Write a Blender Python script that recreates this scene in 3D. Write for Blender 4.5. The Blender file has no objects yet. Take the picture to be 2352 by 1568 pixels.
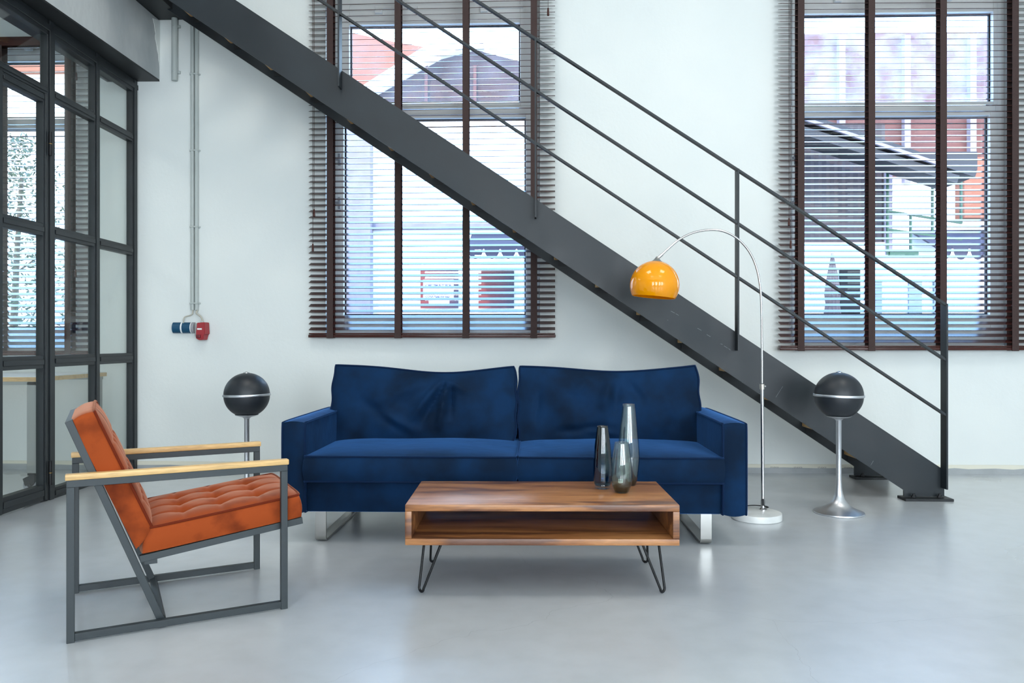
import bpy, bmesh, math, random
from mathutils import Vector, Matrix

# ------------------------------------------------------------------ camera
F, CH, YAW, HZ = 1770.0, 1.08, 0.0306, 784.0          # focal length in px of a 2352 px wide frame, eye height, yaw, horizon row
scene = bpy.context.scene
cam_d = bpy.data.cameras.new('camera'); cam = bpy.data.objects.new('camera', cam_d)
scene.collection.objects.link(cam); scene.camera = cam
cam_d.sensor_width = 36.0; cam_d.lens = 36.0 * F / 2352.0
cam.location = (0, 0, CH); cam.rotation_euler = (math.pi / 2, 0, YAW)
cam_d.clip_start = 0.05; cam_d.clip_end = 200

# ------------------------------------------------------------------ world, lights, exposure
SKY = 12.0
world = bpy.data.worlds.new('world'); scene.world = world; world.use_nodes = True
nt = world.node_tree; nt.nodes.clear()
wo = nt.nodes.new('ShaderNodeOutputWorld'); wb = nt.nodes.new('ShaderNodeBackground')
tc = nt.nodes.new('ShaderNodeTexCoord'); sx = nt.nodes.new('ShaderNodeSeparateXYZ'); cr = nt.nodes.new('ShaderNodeValToRGB')
nt.links.new(tc.outputs['Generated'], sx.inputs[0]); nt.links.new(sx.outputs['Z'], cr.inputs[0])
e = cr.color_ramp.elements
e[0].position = 0.0; e[0].color = (0.92, 0.94, 1.0, 1)
e[1].position = 1.0; e[1].color = (0.16, 0.38, 0.95, 1)
m_ = e.new(0.22); m_.color = (0.62, 0.82, 1.0, 1)
m_ = e.new(0.6); m_.color = (0.28, 0.56, 1.0, 1)
nt.links.new(cr.outputs[0], wb.inputs[0]); wb.inputs[1].default_value = SKY
nt.links.new(wb.outputs[0], wo.inputs[0])

sun_d = bpy.data.lights.new('sun', 'SUN'); sun = bpy.data.objects.new('sun', sun_d); scene.collection.objects.link(sun)
sun_d.energy = 5.0; sun_d.color = (1.0, 0.84, 0.74); sun_d.angle = math.radians(2.0)
sun.rotation_euler = (math.radians(48), 0, math.radians(-20))      # from behind the photographer's building onto the facades across the yard
def area(name, loc, rot, sx_, sy_, power, col):
    d = bpy.data.lights.new(name, 'AREA'); d.shape = 'RECTANGLE'; d.size = sx_; d.size_y = sy_
    d.energy = power; d.color = col
    o = bpy.data.objects.new(name, d); scene.collection.objects.link(o); o.location = loc; o.rotation_euler = rot
    return o
# area lights added before the solid rear wall for assumed window daylight, plus unseen fill lights added high under the ceiling
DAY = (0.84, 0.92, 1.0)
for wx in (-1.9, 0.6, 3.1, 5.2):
    area('assumed_window_light', (wx, -4.52, 2.0), (math.pi / 2, 0, 0), 1.3, 2.5, 152, DAY)
for lx, ly, pw in ((-1.2, 0.2, 16), (2.6, 0.2, 16), (-1.2, 3.2, 46), (2.6, 3.2, 46)):
    area('ceiling_fill', (lx, ly, 5.12), (0, 0, 0), 1.2, 1.2, pw, (1.0, 0.955, 0.88))
area('office_fill', (-5.4, 4.6, 3.7), (0, 0, 0), 1.4, 1.4, 26, (1.0, 0.98, 0.94))  # unseen fill light added to brighten the office

vs = scene.view_settings
scene.display_settings.display_device = 'sRGB'
vs.view_transform = 'Standard'; vs.look = 'None'; vs.gamma = 1.0; vs.use_curve_mapping = False
vs.exposure = 0.0

# ------------------------------------------------------------------ photograph geometry helpers
_c, _s = math.cos(YAW), math.sin(YAW)
def ray(x, y):
    u = (x - 1176.0) / F; v = (HZ - y) / F
    return Vector((-_s + _c * u, _c + _s * u, v))
def onY(x, y, Y):
    d = ray(x, y); t = Y / d.y
    return Vector((d.x * t, Y, CH + d.z * t))
def onZ(x, y, z=0.0):
    d = ray(x, y); t = (z - CH) / d.z
    return Vector((d.x * t, d.y * t, z))

# ------------------------------------------------------------------ mesh helpers
def NB(): return bmesh.new()
def box(bm, lo, hi, rot=None, bevel=0.0):
    lo = Vector(lo); hi = Vector(hi); c = (lo + hi) / 2; d = hi - lo
    M = Matrix.Translation(c)
    if rot is not None: M = M @ rot.to_4x4()
    r = bmesh.ops.create_cube(bm, size=1.0, matrix=M @ Matrix.Diagonal((abs(d.x), abs(d.y), abs(d.z), 1)))
    if bevel > 0:
        es = list({e for v in r['verts'] for e in v.link_edges})
        bmesh.ops.bevel(bm, geom=es, offset=bevel, segments=2, profile=0.5, affect='EDGES')
def bar(bm, p0, p1, w, h, up=(0, 0, 1), bevel=0.0):
    """rectangular bar from p0 to p1; w across, h along 'up'"""
    p0 = Vector(p0); p1 = Vector(p1); x = (p1 - p0); L = x.length; x.normalize()
    u = Vector(up); y = u.cross(x)
    if y.length < 1e-6: y = Vector((0, 1, 0)).cross(x)
    y.normalize(); z = x.cross(y)
    R = Matrix((x, y, z)).transposed()
    r = bmesh.ops.create_cube(bm, size=1.0, matrix=Matrix.Translation((p0 + p1) / 2) @ R.to_4x4() @ Matrix.Diagonal((L, w, h, 1)))
    if bevel > 0:
        es = list({e for v in r['verts'] for e in v.link_edges})
        bmesh.ops.bevel(bm, geom=es, offset=bevel, segments=2, profile=0.5, affect='EDGES')
def tube(bm, pts, r, seg=10, closed=False, cap=True):
    pts = [Vector(p) for p in pts]; n = len(pts); rings = []; prev = None
    for i, p in enumerate(pts):
        if closed: t = pts[(i + 1) % n] - pts[i - 1]
        else: t = pts[min(i + 1, n - 1)] - pts[max(i - 1, 0)]
        t.normalize()
        if prev is None:
            a = Vector((0, 0, 1)) if abs(t.z) < 0.9 else Vector((1, 0, 0))
            nrm = t.cross(a).normalized()
        else:
            nrm = (prev - t * prev.dot(t))
            nrm = nrm.normalized() if nrm.length > 1e-6 else t.orthogonal().normalized()
        prev = nrm; b = t.cross(nrm)
        rr = r[i] if isinstance(r, (list, tuple)) else r
        rings.append([bm.verts.new(p + (nrm * math.cos(2 * math.pi * k / seg) + b * math.sin(2 * math.pi * k / seg)) * rr) for k in range(seg)])
    m = n if closed else n - 1
    for i in range(m):
        A = rings[i]; B = rings[(i + 1) % n]
        for k in range(seg):
            bm.faces.new((A[k], A[(k + 1) % seg], B[(k + 1) % seg], B[k]))
    if not closed and cap:
        bm.faces.new(rings[0][::-1]); bm.faces.new(rings[-1])
def lathe(bm, prof, seg=40, M=Matrix.Identity(4), cap0=True, cap1=True):
    rings = []
    for r, z in prof:
        rings.append([bm.verts.new(M @ Vector((r * math.cos(2 * math.pi * k / seg), r * math.sin(2 * math.pi * k / seg), z))) for k in range(seg)])
    for i in range(len(rings) - 1):
        A, B = rings[i], rings[i + 1]
        for k in range(seg):
            bm.faces.new((A[k], A[(k + 1) % seg], B[(k + 1) % seg], B[k]))
    if cap0: bm.faces.new(rings[0][::-1])
    if cap1: bm.faces.new(rings[-1])
def prism(bm, poly, a, b, axis='Y'):
    """extrude a 2D polygon (x,z) along Y from a to b (axis 'Y'), or (y,z) along X (axis 'X'), or (x,y) along Z"""
    f = {'Y': lambda p, t: (p[0], t, p[1]), 'X': lambda p, t: (t, p[0], p[1]), 'Z': lambda p, t: (p[0], p[1], t)}[axis]
    A = [bm.verts.new(f(p, a)) for p in poly]; B = [bm.verts.new(f(p, b)) for p in poly]; n = len(poly)
    bm.faces.new(A); bm.faces.new(B[::-1])
    for i in range(n): bm.faces.new((A[i], B[i], B[(i + 1) % n], A[(i + 1) % n]))
def smooth_path(pts, n=8):
    """Catmull-Rom"""
    P = [Vector(p) for p in pts]; P = [P[0] * 2 - P[1]] + P + [P[-1] * 2 - P[-2]]; out = []
    for i in range(1, len(P) - 2):
        for k in range(n):
            t = k / n; a, b, c, d = P[i - 1], P[i], P[i + 1], P[i + 2]
            out.append(0.5 * ((2 * b) + (c - a) * t + (2 * a - 5 * b + 4 * c - d) * t * t + (3 * b - a - 3 * c + d) * t ** 3))
    out.append(P[-2]); return out

MW = {}
def empty(name, loc=(0, 0, 0), rz=0.0):
    o = bpy.data.objects.new(name, None); scene.collection.objects.link(o)
    o.location = loc; o.rotation_euler = (0, 0, rz); o.empty_display_size = 0.1
    MW[o.name] = Matrix.Translation(Vector(loc)) @ Matrix.Rotation(rz, 4, 'Z')
    return o
def obj(name, bm, mat, parent=None, smooth=False, world=False, label=None, auto=None):
    """one mesh object out of a bmesh; world=True: coordinates are world ones and are brought into the parent's frame"""
    root = parent
    while root is not None and root.parent is not None: root = root.parent
    if parent is not None and world and root.name in MW:
        bmesh.ops.transform(bm, matrix=MW[root.name].inverted(), verts=bm.verts)
    bmesh.ops.recalc_face_normals(bm, faces=bm.faces)
    me = bpy.data.meshes.new(name); bm.to_mesh(me); bm.free()
    if smooth:
        for p in me.polygons: p.use_smooth = True
        if auto is not None: me.set_sharp_from_angle(angle=math.radians(auto))
    if isinstance(mat, (list, tuple)):
        for m in mat: me.materials.append(m)
    else: me.materials.append(mat)
    o = bpy.data.objects.new(name, me); scene.collection.objects.link(o); o.parent = parent
    if label: o['label'] = label
    return o
def inst(src, name, parent, loc):
    o = bpy.data.objects.new(name, src.data); scene.collection.objects.link(o); o.parent = parent; o.location = loc
    return o
def tag(o, label, cat, group=None):
    o['label'] = label; o['category'] = cat
    if group: o['group'] = group
    return o
def struct(o, label=None, cat=None):
    o['kind'] = 'structure'
    if label: o['label'] = label
    if cat: o['category'] = cat
    return o
def text_mesh(name, body, size, mat, parent, M, extrude=0.0004, align='LEFT', bold=0.0):
    cu = bpy.data.curves.new(name, 'FONT'); cu.body = body; cu.size = size; cu.extrude = extrude; cu.offset = bold; cu.align_x = align
    t = bpy.data.objects.new(name + '_tmp', cu); scene.collection.objects.link(t)
    dg = bpy.context.evaluated_depsgraph_get(); dg.update()
    me = bpy.data.meshes.new_from_object(t.evaluated_get(dg)); bpy.data.objects.remove(t); bpy.data.curves.remove(cu)
    me.transform(M); me.materials.clear(); me.materials.append(mat)
    o = bpy.data.objects.new(name, me); scene.collection.objects.link(o); o.parent = parent
    return o

# ------------------------------------------------------------------ materials
def srgb(r, g, b):
    f = lambda v: (v / 255 / 12.92) if v / 255 <= 0.04045 else ((v / 255 + 0.055) / 1.055) ** 2.4
    return (f(r), f(g), f(b), 1.0)
def mat(name, col, rough=0.5, metal=0.0, var=None, scale=6.0, detail=4.0, stretch=(1, 1, 1), bump=0.0, bump_scale=60.0,
        sheen=0.0, sheen_tint=None, coat=0.0, spec=0.5, rough_var=0.0, aniso=0.0, trans=0.0, ramp=(0.35, 0.65), sss=0.0, sheen_rough=0.35):
    m = bpy.data.materials.new(name); m.use_nodes = True; t = m.node_tree; b = t.nodes['Principled BSDF']
    b.inputs['Base Color'].default_value = col; b.inputs['Roughness'].default_value = rough; b.inputs['Metallic'].default_value = metal
    b.inputs['Specular IOR Level'].default_value = spec
    if coat: b.inputs['Coat Weight'].default_value = coat; b.inputs['Coat Roughness'].default_value = 0.12
    if sheen:
        b.inputs['Sheen Weight'].default_value = sheen; b.inputs['Sheen Roughness'].default_value = sheen_rough
        if sheen_tint: b.inputs['Sheen Tint'].default_value = sheen_tint
    if aniso: b.inputs['Anisotropic'].default_value = aniso
    if sss:
        b.inputs['Subsurface Weight'].default_value = sss; b.inputs['Subsurface Radius'].default_value = (0.05, 0.03, 0.01); b.inputs['Subsurface Scale'].default_value = 0.6
    if var or bump or rough_var:
        tc = t.nodes.new('ShaderNodeTexCoord'); mp = t.nodes.new('ShaderNodeMapping'); mp.inputs['Scale'].default_value = stretch
        t.links.new(tc.outputs['Object'], mp.inputs[0])
        nz = t.nodes.new('ShaderNodeTexNoise'); nz.inputs['Scale'].default_value = scale; nz.inputs['Detail'].default_value = detail
        t.links.new(mp.outputs[0], nz.inputs['Vector'])
    if var:
        rp = t.nodes.new('ShaderNodeValToRGB'); rp.color_ramp.elements[0].position = ramp[0]; rp.color_ramp.elements[1].position = ramp[1]
        rp.color_ramp.elements[0].color = col; rp.color_ramp.elements[1].color = var
        t.links.new(nz.outputs['Fac'], rp.inputs[0]); t.links.new(rp.outputs[0], b.inputs['Base Color'])
    if rough_var:
        mr = t.nodes.new('ShaderNodeMapRange'); mr.inputs['To Min'].default_value = rough - rough_var; mr.inputs['To Max'].default_value = rough + rough_var
        mr.inputs['From Min'].default_value = 0.3; mr.inputs['From Max'].default_value = 0.7
        t.links.new(nz.outputs['Fac'], mr.inputs[0]); t.links.new(mr.outputs[0], b.inputs['Roughness'])
    if bump:
        n2 = t.nodes.new('ShaderNodeTexNoise'); n2.inputs['Scale'].default_value = bump_scale; n2.inputs['Detail'].default_value = 3
        t.links.new(mp.outputs[0], n2.inputs['Vector'])
        bp = t.nodes.new('ShaderNodeBump'); bp.inputs['Strength'].default_value = bump; bp.inputs['Distance'].default_value = 0.01
        t.links.new(n2.outputs['Fac'], bp.inputs['Height']); t.links.new(bp.outputs[0], b.inputs['Normal'])
    return m
def wood(name, c1, c2, c3, rough=0.4, scale=3.0, stretch=(1, 12, 12), coat=0.0, bands=2.2, spec=0.5):
    m = bpy.data.materials.new(name); m.use_nodes = True; t = m.node_tree; b = t.nodes['Principled BSDF']
    b.inputs['Roughness'].default_value = rough; b.inputs['Specular IOR Level'].default_value = spec
    if coat: b.inputs['Coat Weight'].default_value = coat; b.inputs['Coat Roughness'].default_value = 0.2
    tc = t.nodes.new('ShaderNodeTexCoord'); mp = t.nodes.new('ShaderNodeMapping'); mp.inputs['Scale'].default_value = stretch
    t.links.new(tc.outputs['Object'], mp.inputs[0])
    n1 = t.nodes.new('ShaderNodeTexNoise'); n1.inputs['Scale'].default_value = scale * 0.5; n1.inputs['Detail'].default_value = 3; n1.inputs['Distortion'].default_value = bands * 0.4
    n2 = t.nodes.new('ShaderNodeTexNoise'); n2.inputs['Scale'].default_value = scale * 6; n2.inputs['Detail'].default_value = 5
    t.links.new(mp.outputs[0], n1.inputs['Vector']); t.links.new(mp.outputs[0], n2.inputs['Vector'])
    r1 = t.nodes.new('ShaderNodeValToRGB'); r1.color_ramp.elements[0].position = 0.36; r1.color_ramp.elements[1].position = 0.62
    r1.color_ramp.elements[0].color = c3; r1.color_ramp.elements[1].color = c1
    q = r1.color_ramp.elements.new(0.46); q.color = c2
    t.links.new(n1.outputs['Fac'], r1.inputs[0])
    mx = t.nodes.new('ShaderNodeMix'); mx.data_type = 'RGBA'; mx.blend_type = 'MULTIPLY'; mx.inputs[0].default_value = 0.45
    r2 = t.nodes.new('ShaderNodeValToRGB'); r2.color_ramp.elements[0].position = 0.35; r2.color_ramp.elements[1].position = 0.6
    r2.color_ramp.elements[0].color = (0.5, 0.5, 0.5, 1)
    t.links.new(n2.outputs['Fac'], r2.inputs[0]); t.links.new(r1.outputs[0], mx.inputs[6]); t.links.new(r2.outputs[0], mx.inputs[7])
    t.links.new(mx.outputs[2], b.inputs['Base Color'])
    return m
def schlick(t, r0=0.04):
    g = t.nodes.new('ShaderNodeNewGeometry'); d = t.nodes.new('ShaderNodeVectorMath'); d.operation = 'DOT_PRODUCT'
    t.links.new(g.outputs['Incoming'], d.inputs[0]); t.links.new(g.outputs['Normal'], d.inputs[1])
    def mth(op, a, b=None):
        n = t.nodes.new('ShaderNodeMath'); n.operation = op
        for i, v in enumerate((a, b)):
            if v is None: continue
            if isinstance(v, (int, float)): n.inputs[i].default_value = v
            else: t.links.new(v, n.inputs[i])
        return n.outputs[0]
    c = mth('ABSOLUTE', d.outputs['Value']); p = mth('POWER', mth('SUBTRACT', 1.0, c), 5.0)
    return mth('ADD', r0, mth('MULTIPLY', p, 1.0 - r0))
def glass_thin(name, tint=(1, 1, 1, 1), rough=0.0, dust=None, refl=1.0):
    """thin pane: see-through plus a Fresnel mirror reflection, optionally dusty"""
    m = bpy.data.materials.new(name); m.use_nodes = True; t = m.node_tree; t.nodes.clear()
    out = t.nodes.new('ShaderNodeOutputMaterial'); tr = t.nodes.new('ShaderNodeBsdfTransparent'); tr.inputs[0].default_value = tint
    gl = t.nodes.new('ShaderNodeBsdfGlossy'); gl.inputs['Roughness'].default_value = rough; gl.inputs[0].default_value = (refl, refl, refl, 1)
    mx = t.nodes.new('ShaderNodeMixShader'); t.links.new(schlick(t), mx.inputs[0]); t.links.new(tr.outputs[0], mx.inputs[1]); t.links.new(gl.outputs[0], mx.inputs[2])
    last = mx
    if dust:
        df = t.nodes.new('ShaderNodeBsdfTranslucent'); df.inputs[0].default_value = (0.9, 0.95, 1, 1)
        tc = t.nodes.new('ShaderNodeTexCoord'); nz = t.nodes.new('ShaderNodeTexNoise'); nz.inputs['Scale'].default_value = dust[0]; nz.inputs['Detail'].default_value = 8
        t.links.new(tc.outputs['Object'], nz.inputs['Vector'])
        rp = t.nodes.new('ShaderNodeMapRange'); rp.inputs['From Min'].default_value = 0.35; rp.inputs['From Max'].default_value = 0.75; rp.inputs['To Min'].default_value = dust[1]; rp.inputs['To Max'].default_value = dust[2]
        t.links.new(nz.outputs['Fac'], rp.inputs[0])
        m2 = t.nodes.new('ShaderNodeMixShader'); t.links.new(rp.outputs[0], m2.inputs[0]); t.links.new(mx.outputs[0], m2.inputs[1]); t.links.new(df.outputs[0], m2.inputs[2]); last = m2
    t.links.new(last.outputs[0], out.inputs[0]); return m

M_wall = mat('white_plaster', srgb(226, 231, 229), 0.85, var=srgb(221, 227, 226), scale=1.4, bump=0.12, bump_scale=35)
M_ceil = mat('white_ceiling', srgb(236, 236, 232), 0.9)
M_cream = mat('cream_undercoat', srgb(222, 220, 205), 0.8)
M_base = mat('grey_base_paint', srgb(168, 173, 176), 0.6, var=srgb(158, 163, 165), scale=9)
M_black = mat('charcoal_steel', srgb(23, 28, 32), 0.42, var=srgb(29, 35, 39), scale=5, spec=0.5)
M_blackdk = mat('black_steel', srgb(22, 26, 30), 0.5)
M_conc = mat('raw_concrete', srgb(160, 167, 170), 0.8, var=srgb(184, 189, 190), scale=2.6, detail=8, stretch=(1, 1, 0.5), bump=0.25, bump_scale=18)
M_stair = mat('dark_stair_steel', srgb(20, 28, 34), 0.5, var=srgb(32, 41, 47), scale=3.0, detail=7, rough_var=0.08, ramp=(0.4, 0.75))
M_oak = wood('pale_oak', srgb(224, 186, 126), srgb(218, 178, 118), srgb(206, 164, 106), 0.45, 3.0, (1.2, 14, 14))
M_treadwood = wood('tread_oak', srgb(206, 170, 118), srgb(190, 150, 98), srgb(168, 128, 82), 0.5, 3.0, (10, 1.2, 10))
M_table = wood('sheesham_wood', srgb(182, 126, 78), srgb(158, 104, 62), srgb(104, 66, 46), 0.3, 2.6, (0.9, 7, 7), bands=3.0, spec=0.55)
M_slat = mat('mahogany_slat', srgb(58, 26, 22), 0.24, var=srgb(70, 34, 28), scale=3, stretch=(1, 14, 14), spec=0.36)
M_strap = mat('brown_ladder_tape', srgb(62, 46, 44), 0.85, bump=0.3, bump_scale=240)
M_cord = mat('dark_cord', srgb(58, 40, 38), 0.8)
M_upvc = mat('white_window_plastic', srgb(240, 241, 238), 0.35)
M_gasket = mat('black_gasket', srgb(24, 26, 36), 0.6)
M_glass = glass_thin('clear_glass', (0.96, 0.98, 0.97, 1))
M_dusty = glass_thin('dusty_glass', (0.95, 0.97, 0.97, 1), dust=(3.5, 0.01, 0.05))
M_dusty2 = glass_thin('very_dusty_glass', (0.93, 0.96, 0.97, 1), dust=(4.5, 0.04, 0.22))
M_navy = mat('navy_velvet', srgb(2, 25, 48), 0.8, var=srgb(5, 41, 76), scale=5.0, detail=5, sheen=0.5, sheen_tint=(0.10, 0.32, 0.85, 1), bump=0.15, bump_scale=14, spec=0.15, sheen_rough=0.3)
M_navydk = mat('navy_piping', srgb(3, 28, 58), 0.8, sheen=0.4, sheen_tint=(0.10, 0.3, 0.8, 1), spec=0.15)
M_rust = mat('rust_velvet', srgb(150, 66, 26), 0.8, var=srgb(98, 37, 13), scale=7.0, detail=6, sheen=0.5, sheen_tint=(1.0, 0.6, 0.42, 1), spec=0.15, bump=0.08, bump_scale=30, ramp=(0.48, 0.72))
M_rustdk = mat('rust_piping', srgb(100, 34, 12), 0.8, sheen=0.4, sheen_tint=(1.0, 0.5, 0.3, 1), spec=0.15)
M_chairfr = mat('slate_powder_coat', srgb(36, 45, 49), 0.45, spec=0.5)
M_brush = mat('brushed_steel', srgb(168, 168, 165), 0.32, 1.0, aniso=0.4)
M_chrome = mat('satin_chrome', srgb(188, 188, 190), 0.24, 1.0)
M_alu = mat('spun_aluminium', srgb(206, 208, 212), 0.36, 1.0, aniso=0.5)
M_ball = mat('matt_black_sheet', srgb(32, 37, 43), 0.42, spec=0.45)
M_marble = mat('white_marble', srgb(232, 234, 232), 0.25, var=srgb(206, 210, 210), scale=5, detail=10, ramp=(0.5, 0.72))
M_blackpl = mat('black_plastic', srgb(14, 15, 18), 0.45, spec=0.35)
M_greypl = mat('grey_conduit', srgb(178, 186, 184), 0.5)
M_cable = mat('grey_cable', srgb(186, 184, 172), 0.55)
M_blue = mat('blue_socket', srgb(12, 72, 104), 0.4, bump=0.15, bump_scale=25)
M_grey = mat('mid_grey_plastic', srgb(152, 154, 160), 0.45)
M_red = mat('red_socket', srgb(160, 44, 52), 0.38)
M_reddk = mat('dark_red_flap', srgb(112, 24, 34), 0.4)
M_white = mat('white_label', srgb(235, 238, 238), 0.5)
M_print = mat('grey_print', srgb(120, 122, 126), 0.7)
M_tabtop = mat('white_tabletop', srgb(225, 228, 230), 0.25)

# floor: sealed grey screed with soft mottling, faint scratches and hairline cracks
def floor_mat():
    m = bpy.data.materials.new('sealed_grey_screed'); m.use_nodes = True; t = m.node_tree; b = t.nodes['Principled BSDF']
    tc = t.nodes.new('ShaderNodeTexCoord')
    n1 = t.nodes.new('ShaderNodeTexNoise'); n1.inputs['Scale'].default_value = 0.9; n1.inputs['Detail'].default_value = 6
    n2 = t.nodes.new('ShaderNodeTexNoise'); n2.inputs['Scale'].default_value = 9; n2.inputs['Detail'].default_value = 8
    for n in (n1, n2): t.links.new(tc.outputs['Object'], n.inputs['Vector'])
    rp = t.nodes.new('ShaderNodeValToRGB'); rp.color_ramp.elements[0].position = 0.3; rp.color_ramp.elements[1].position = 0.72
    rp.color_ramp.elements[0].color = srgb(180, 186, 191); rp.color_ramp.elements[1].color = srgb(198, 203, 207)
    t.links.new(n1.outputs['Fac'], rp.inputs[0])
    r2 = t.nodes.new('ShaderNodeValToRGB'); r2.color_ramp.elements[0].position = 0.25; r2.color_ramp.elements[1].position = 0.6
    r2.color_ramp.elements[0].color = (0.9, 0.9, 0.89, 1)
    t.links.new(n2.outputs['Fac'], r2.inputs[0])
    mx = t.nodes.new('ShaderNodeMix'); mx.data_type = 'RGBA'; mx.blend_type = 'MULTIPLY'; mx.inputs[0].default_value = 1
    t.links.new(rp.outputs[0], mx.inputs[6]); t.links.new(r2.outputs[0], mx.inputs[7])
    # hairline cracks
    vo = t.nodes.new('ShaderNodeTexVoronoi'); vo.feature = 'DISTANCE_TO_EDGE'; vo.inputs['Scale'].default_value = 0.22
    nz = t.nodes.new('ShaderNodeTexNoise'); nz.inputs['Scale'].default_value = 2.5; nz.inputs['Detail'].default_value = 5
    t.links.new(tc.outputs['Object'], nz.inputs['Vector'])
    vm = t.nodes.new('ShaderNodeVectorMath'); vm.operation = 'MULTIPLY_ADD'; vm.inputs[1].default_value = (0.35, 0.35, 0)
    t.links.new(nz.outputs['Color'], vm.inputs[0]); t.links.new(tc.outputs['Object'], vm.inputs[2]); t.links.new(vm.outputs[0], vo.inputs['Vector'])
    lt = t.nodes.new('ShaderNodeMath'); lt.operation = 'LESS_THAN'; lt.inputs[1].default_value = 0.00025
    t.links.new(vo.outputs['Distance'], lt.inputs[0])
    m2 = t.nodes.new('ShaderNodeMix'); m2.data_type = 'RGBA'; t.links.new(lt.outputs[0], m2.inputs[0])
    t.links.new(mx.outputs[2], m2.inputs[6]); m2.inputs[7].default_value = srgb(168, 173, 177)
    t.links.new(m2.outputs[2], b.inputs['Base Color'])
    mr = t.nodes.new('ShaderNodeMapRange'); mr.inputs['From Min'].default_value = 0.3; mr.inputs['From Max'].default_value = 0.7
    mr.inputs['To Min'].default_value = 0.26; mr.inputs['To Max'].default_value = 0.40
    t.links.new(n1.outputs['Fac'], mr.inputs[0]); t.links.new(mr.outputs[0], b.inputs['Roughness'])
    b.inputs['Specular IOR Level'].default_value = 0.7
    b.inputs['Coat Weight'].default_value = 1.0; b.inputs['Coat Roughness'].default_value = 0.28
    return m
M_floor = floor_mat()

# ------------------------------------------------------------------ room shell
D = 6.39                      # back wall face
WT = 0.34                     # wall thickness
XL, XR, YR, ZC = -7.6, 6.2, -4.6, 5.2
W1 = (-1.754, 0.035, 1.13, 4.15)
W2 = (2.088, 3.90, 1.05, 4.15)
W3 = (-5.75, -3.865, 1.04, 3.62)
bm = NB()
box(bm, (XL, YR, -0.1), (XR, D + WT, 0))
struct(obj('floor', bm, M_floor), 'sealed light grey screed floor', 'floor')
bm = NB()
xs = [XL, W3[0], W3[1], W1[0], W1[1], W2[0], W2[1], XR]
for i in range(7):
    if i % 2 == 0: box(bm, (xs[i], D, 0), (xs[i + 1], D + WT, ZC))
for w in (W1, W2, W3):
    box(bm, (w[0], D, 0), (w[1], D + WT, w[2])); box(bm, (w[0], D, w[3]), (w[1], D + WT, ZC))
bmesh.ops.remove_doubles(bm, verts=bm.verts, dist=1e-4)
wall_back = struct(obj('wall_back', bm, M_wall), 'white plastered wall with the blind-covered windows', 'wall')
bm = NB(); box(bm, (XR, YR, 0), (XR + 0.2, D, ZC)); struct(obj('wall_right', bm, M_wall))
bm = NB(); box(bm, (XL, YR - 0.2, 0), (XR, YR, ZC)); struct(obj('wall_rear', bm, M_wall))
bm = NB(); box(bm, (XL - 0.2, YR, 0), (XL, D, ZC)); struct(obj('wall_left', bm, M_wall))
bm = NB(); box(bm, (XL, YR, ZC), (XR, D + WT, ZC + 0.2)); struct(obj('ceiling', bm, M_ceil))
# office ceiling slab behind the partition (the gallery floor above it)
bm = NB(); box(bm, (XL, 1.0, 3.80), (-3.62, D, 3.95)); struct(obj('ceiling_office', bm, M_ceil))

# baseboard with an uneven cream paint edge above and faint stencilled words
bm = NB(); box(bm, (-7.0, D - 0.012, 0), (XR, D, 0.052))
bb = struct(obj('baseboard_back', bm, M_base), 'grey painted skirting strip along the white wall', 'baseboard')
random.seed(4); bm = NB(); x = -7.0; top = []; bot = []
while x < XR:
    bot.append((x, 0.045 + random.uniform(-0.005, 0.006))); top.append((x, 0.074 + random.uniform(-0.002, 0.002))); x += random.uniform(0.1, 0.3)
prism(bm, bot + top[::-1], D - 0.0125, D - 0.001)
obj('paint_edge', bm, M_cream, bb)
for px in (1768, 1822, 1877, 1937):
    p = onY(px, 1079, D)
    text_mesh('stencil_word', 'STUDIOS', 0.017, M_print, bb, Matrix.Translation((p.x, D - 0.0132, 0.043)) @ Matrix.Rotation(math.pi / 2, 4, 'X'))

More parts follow.
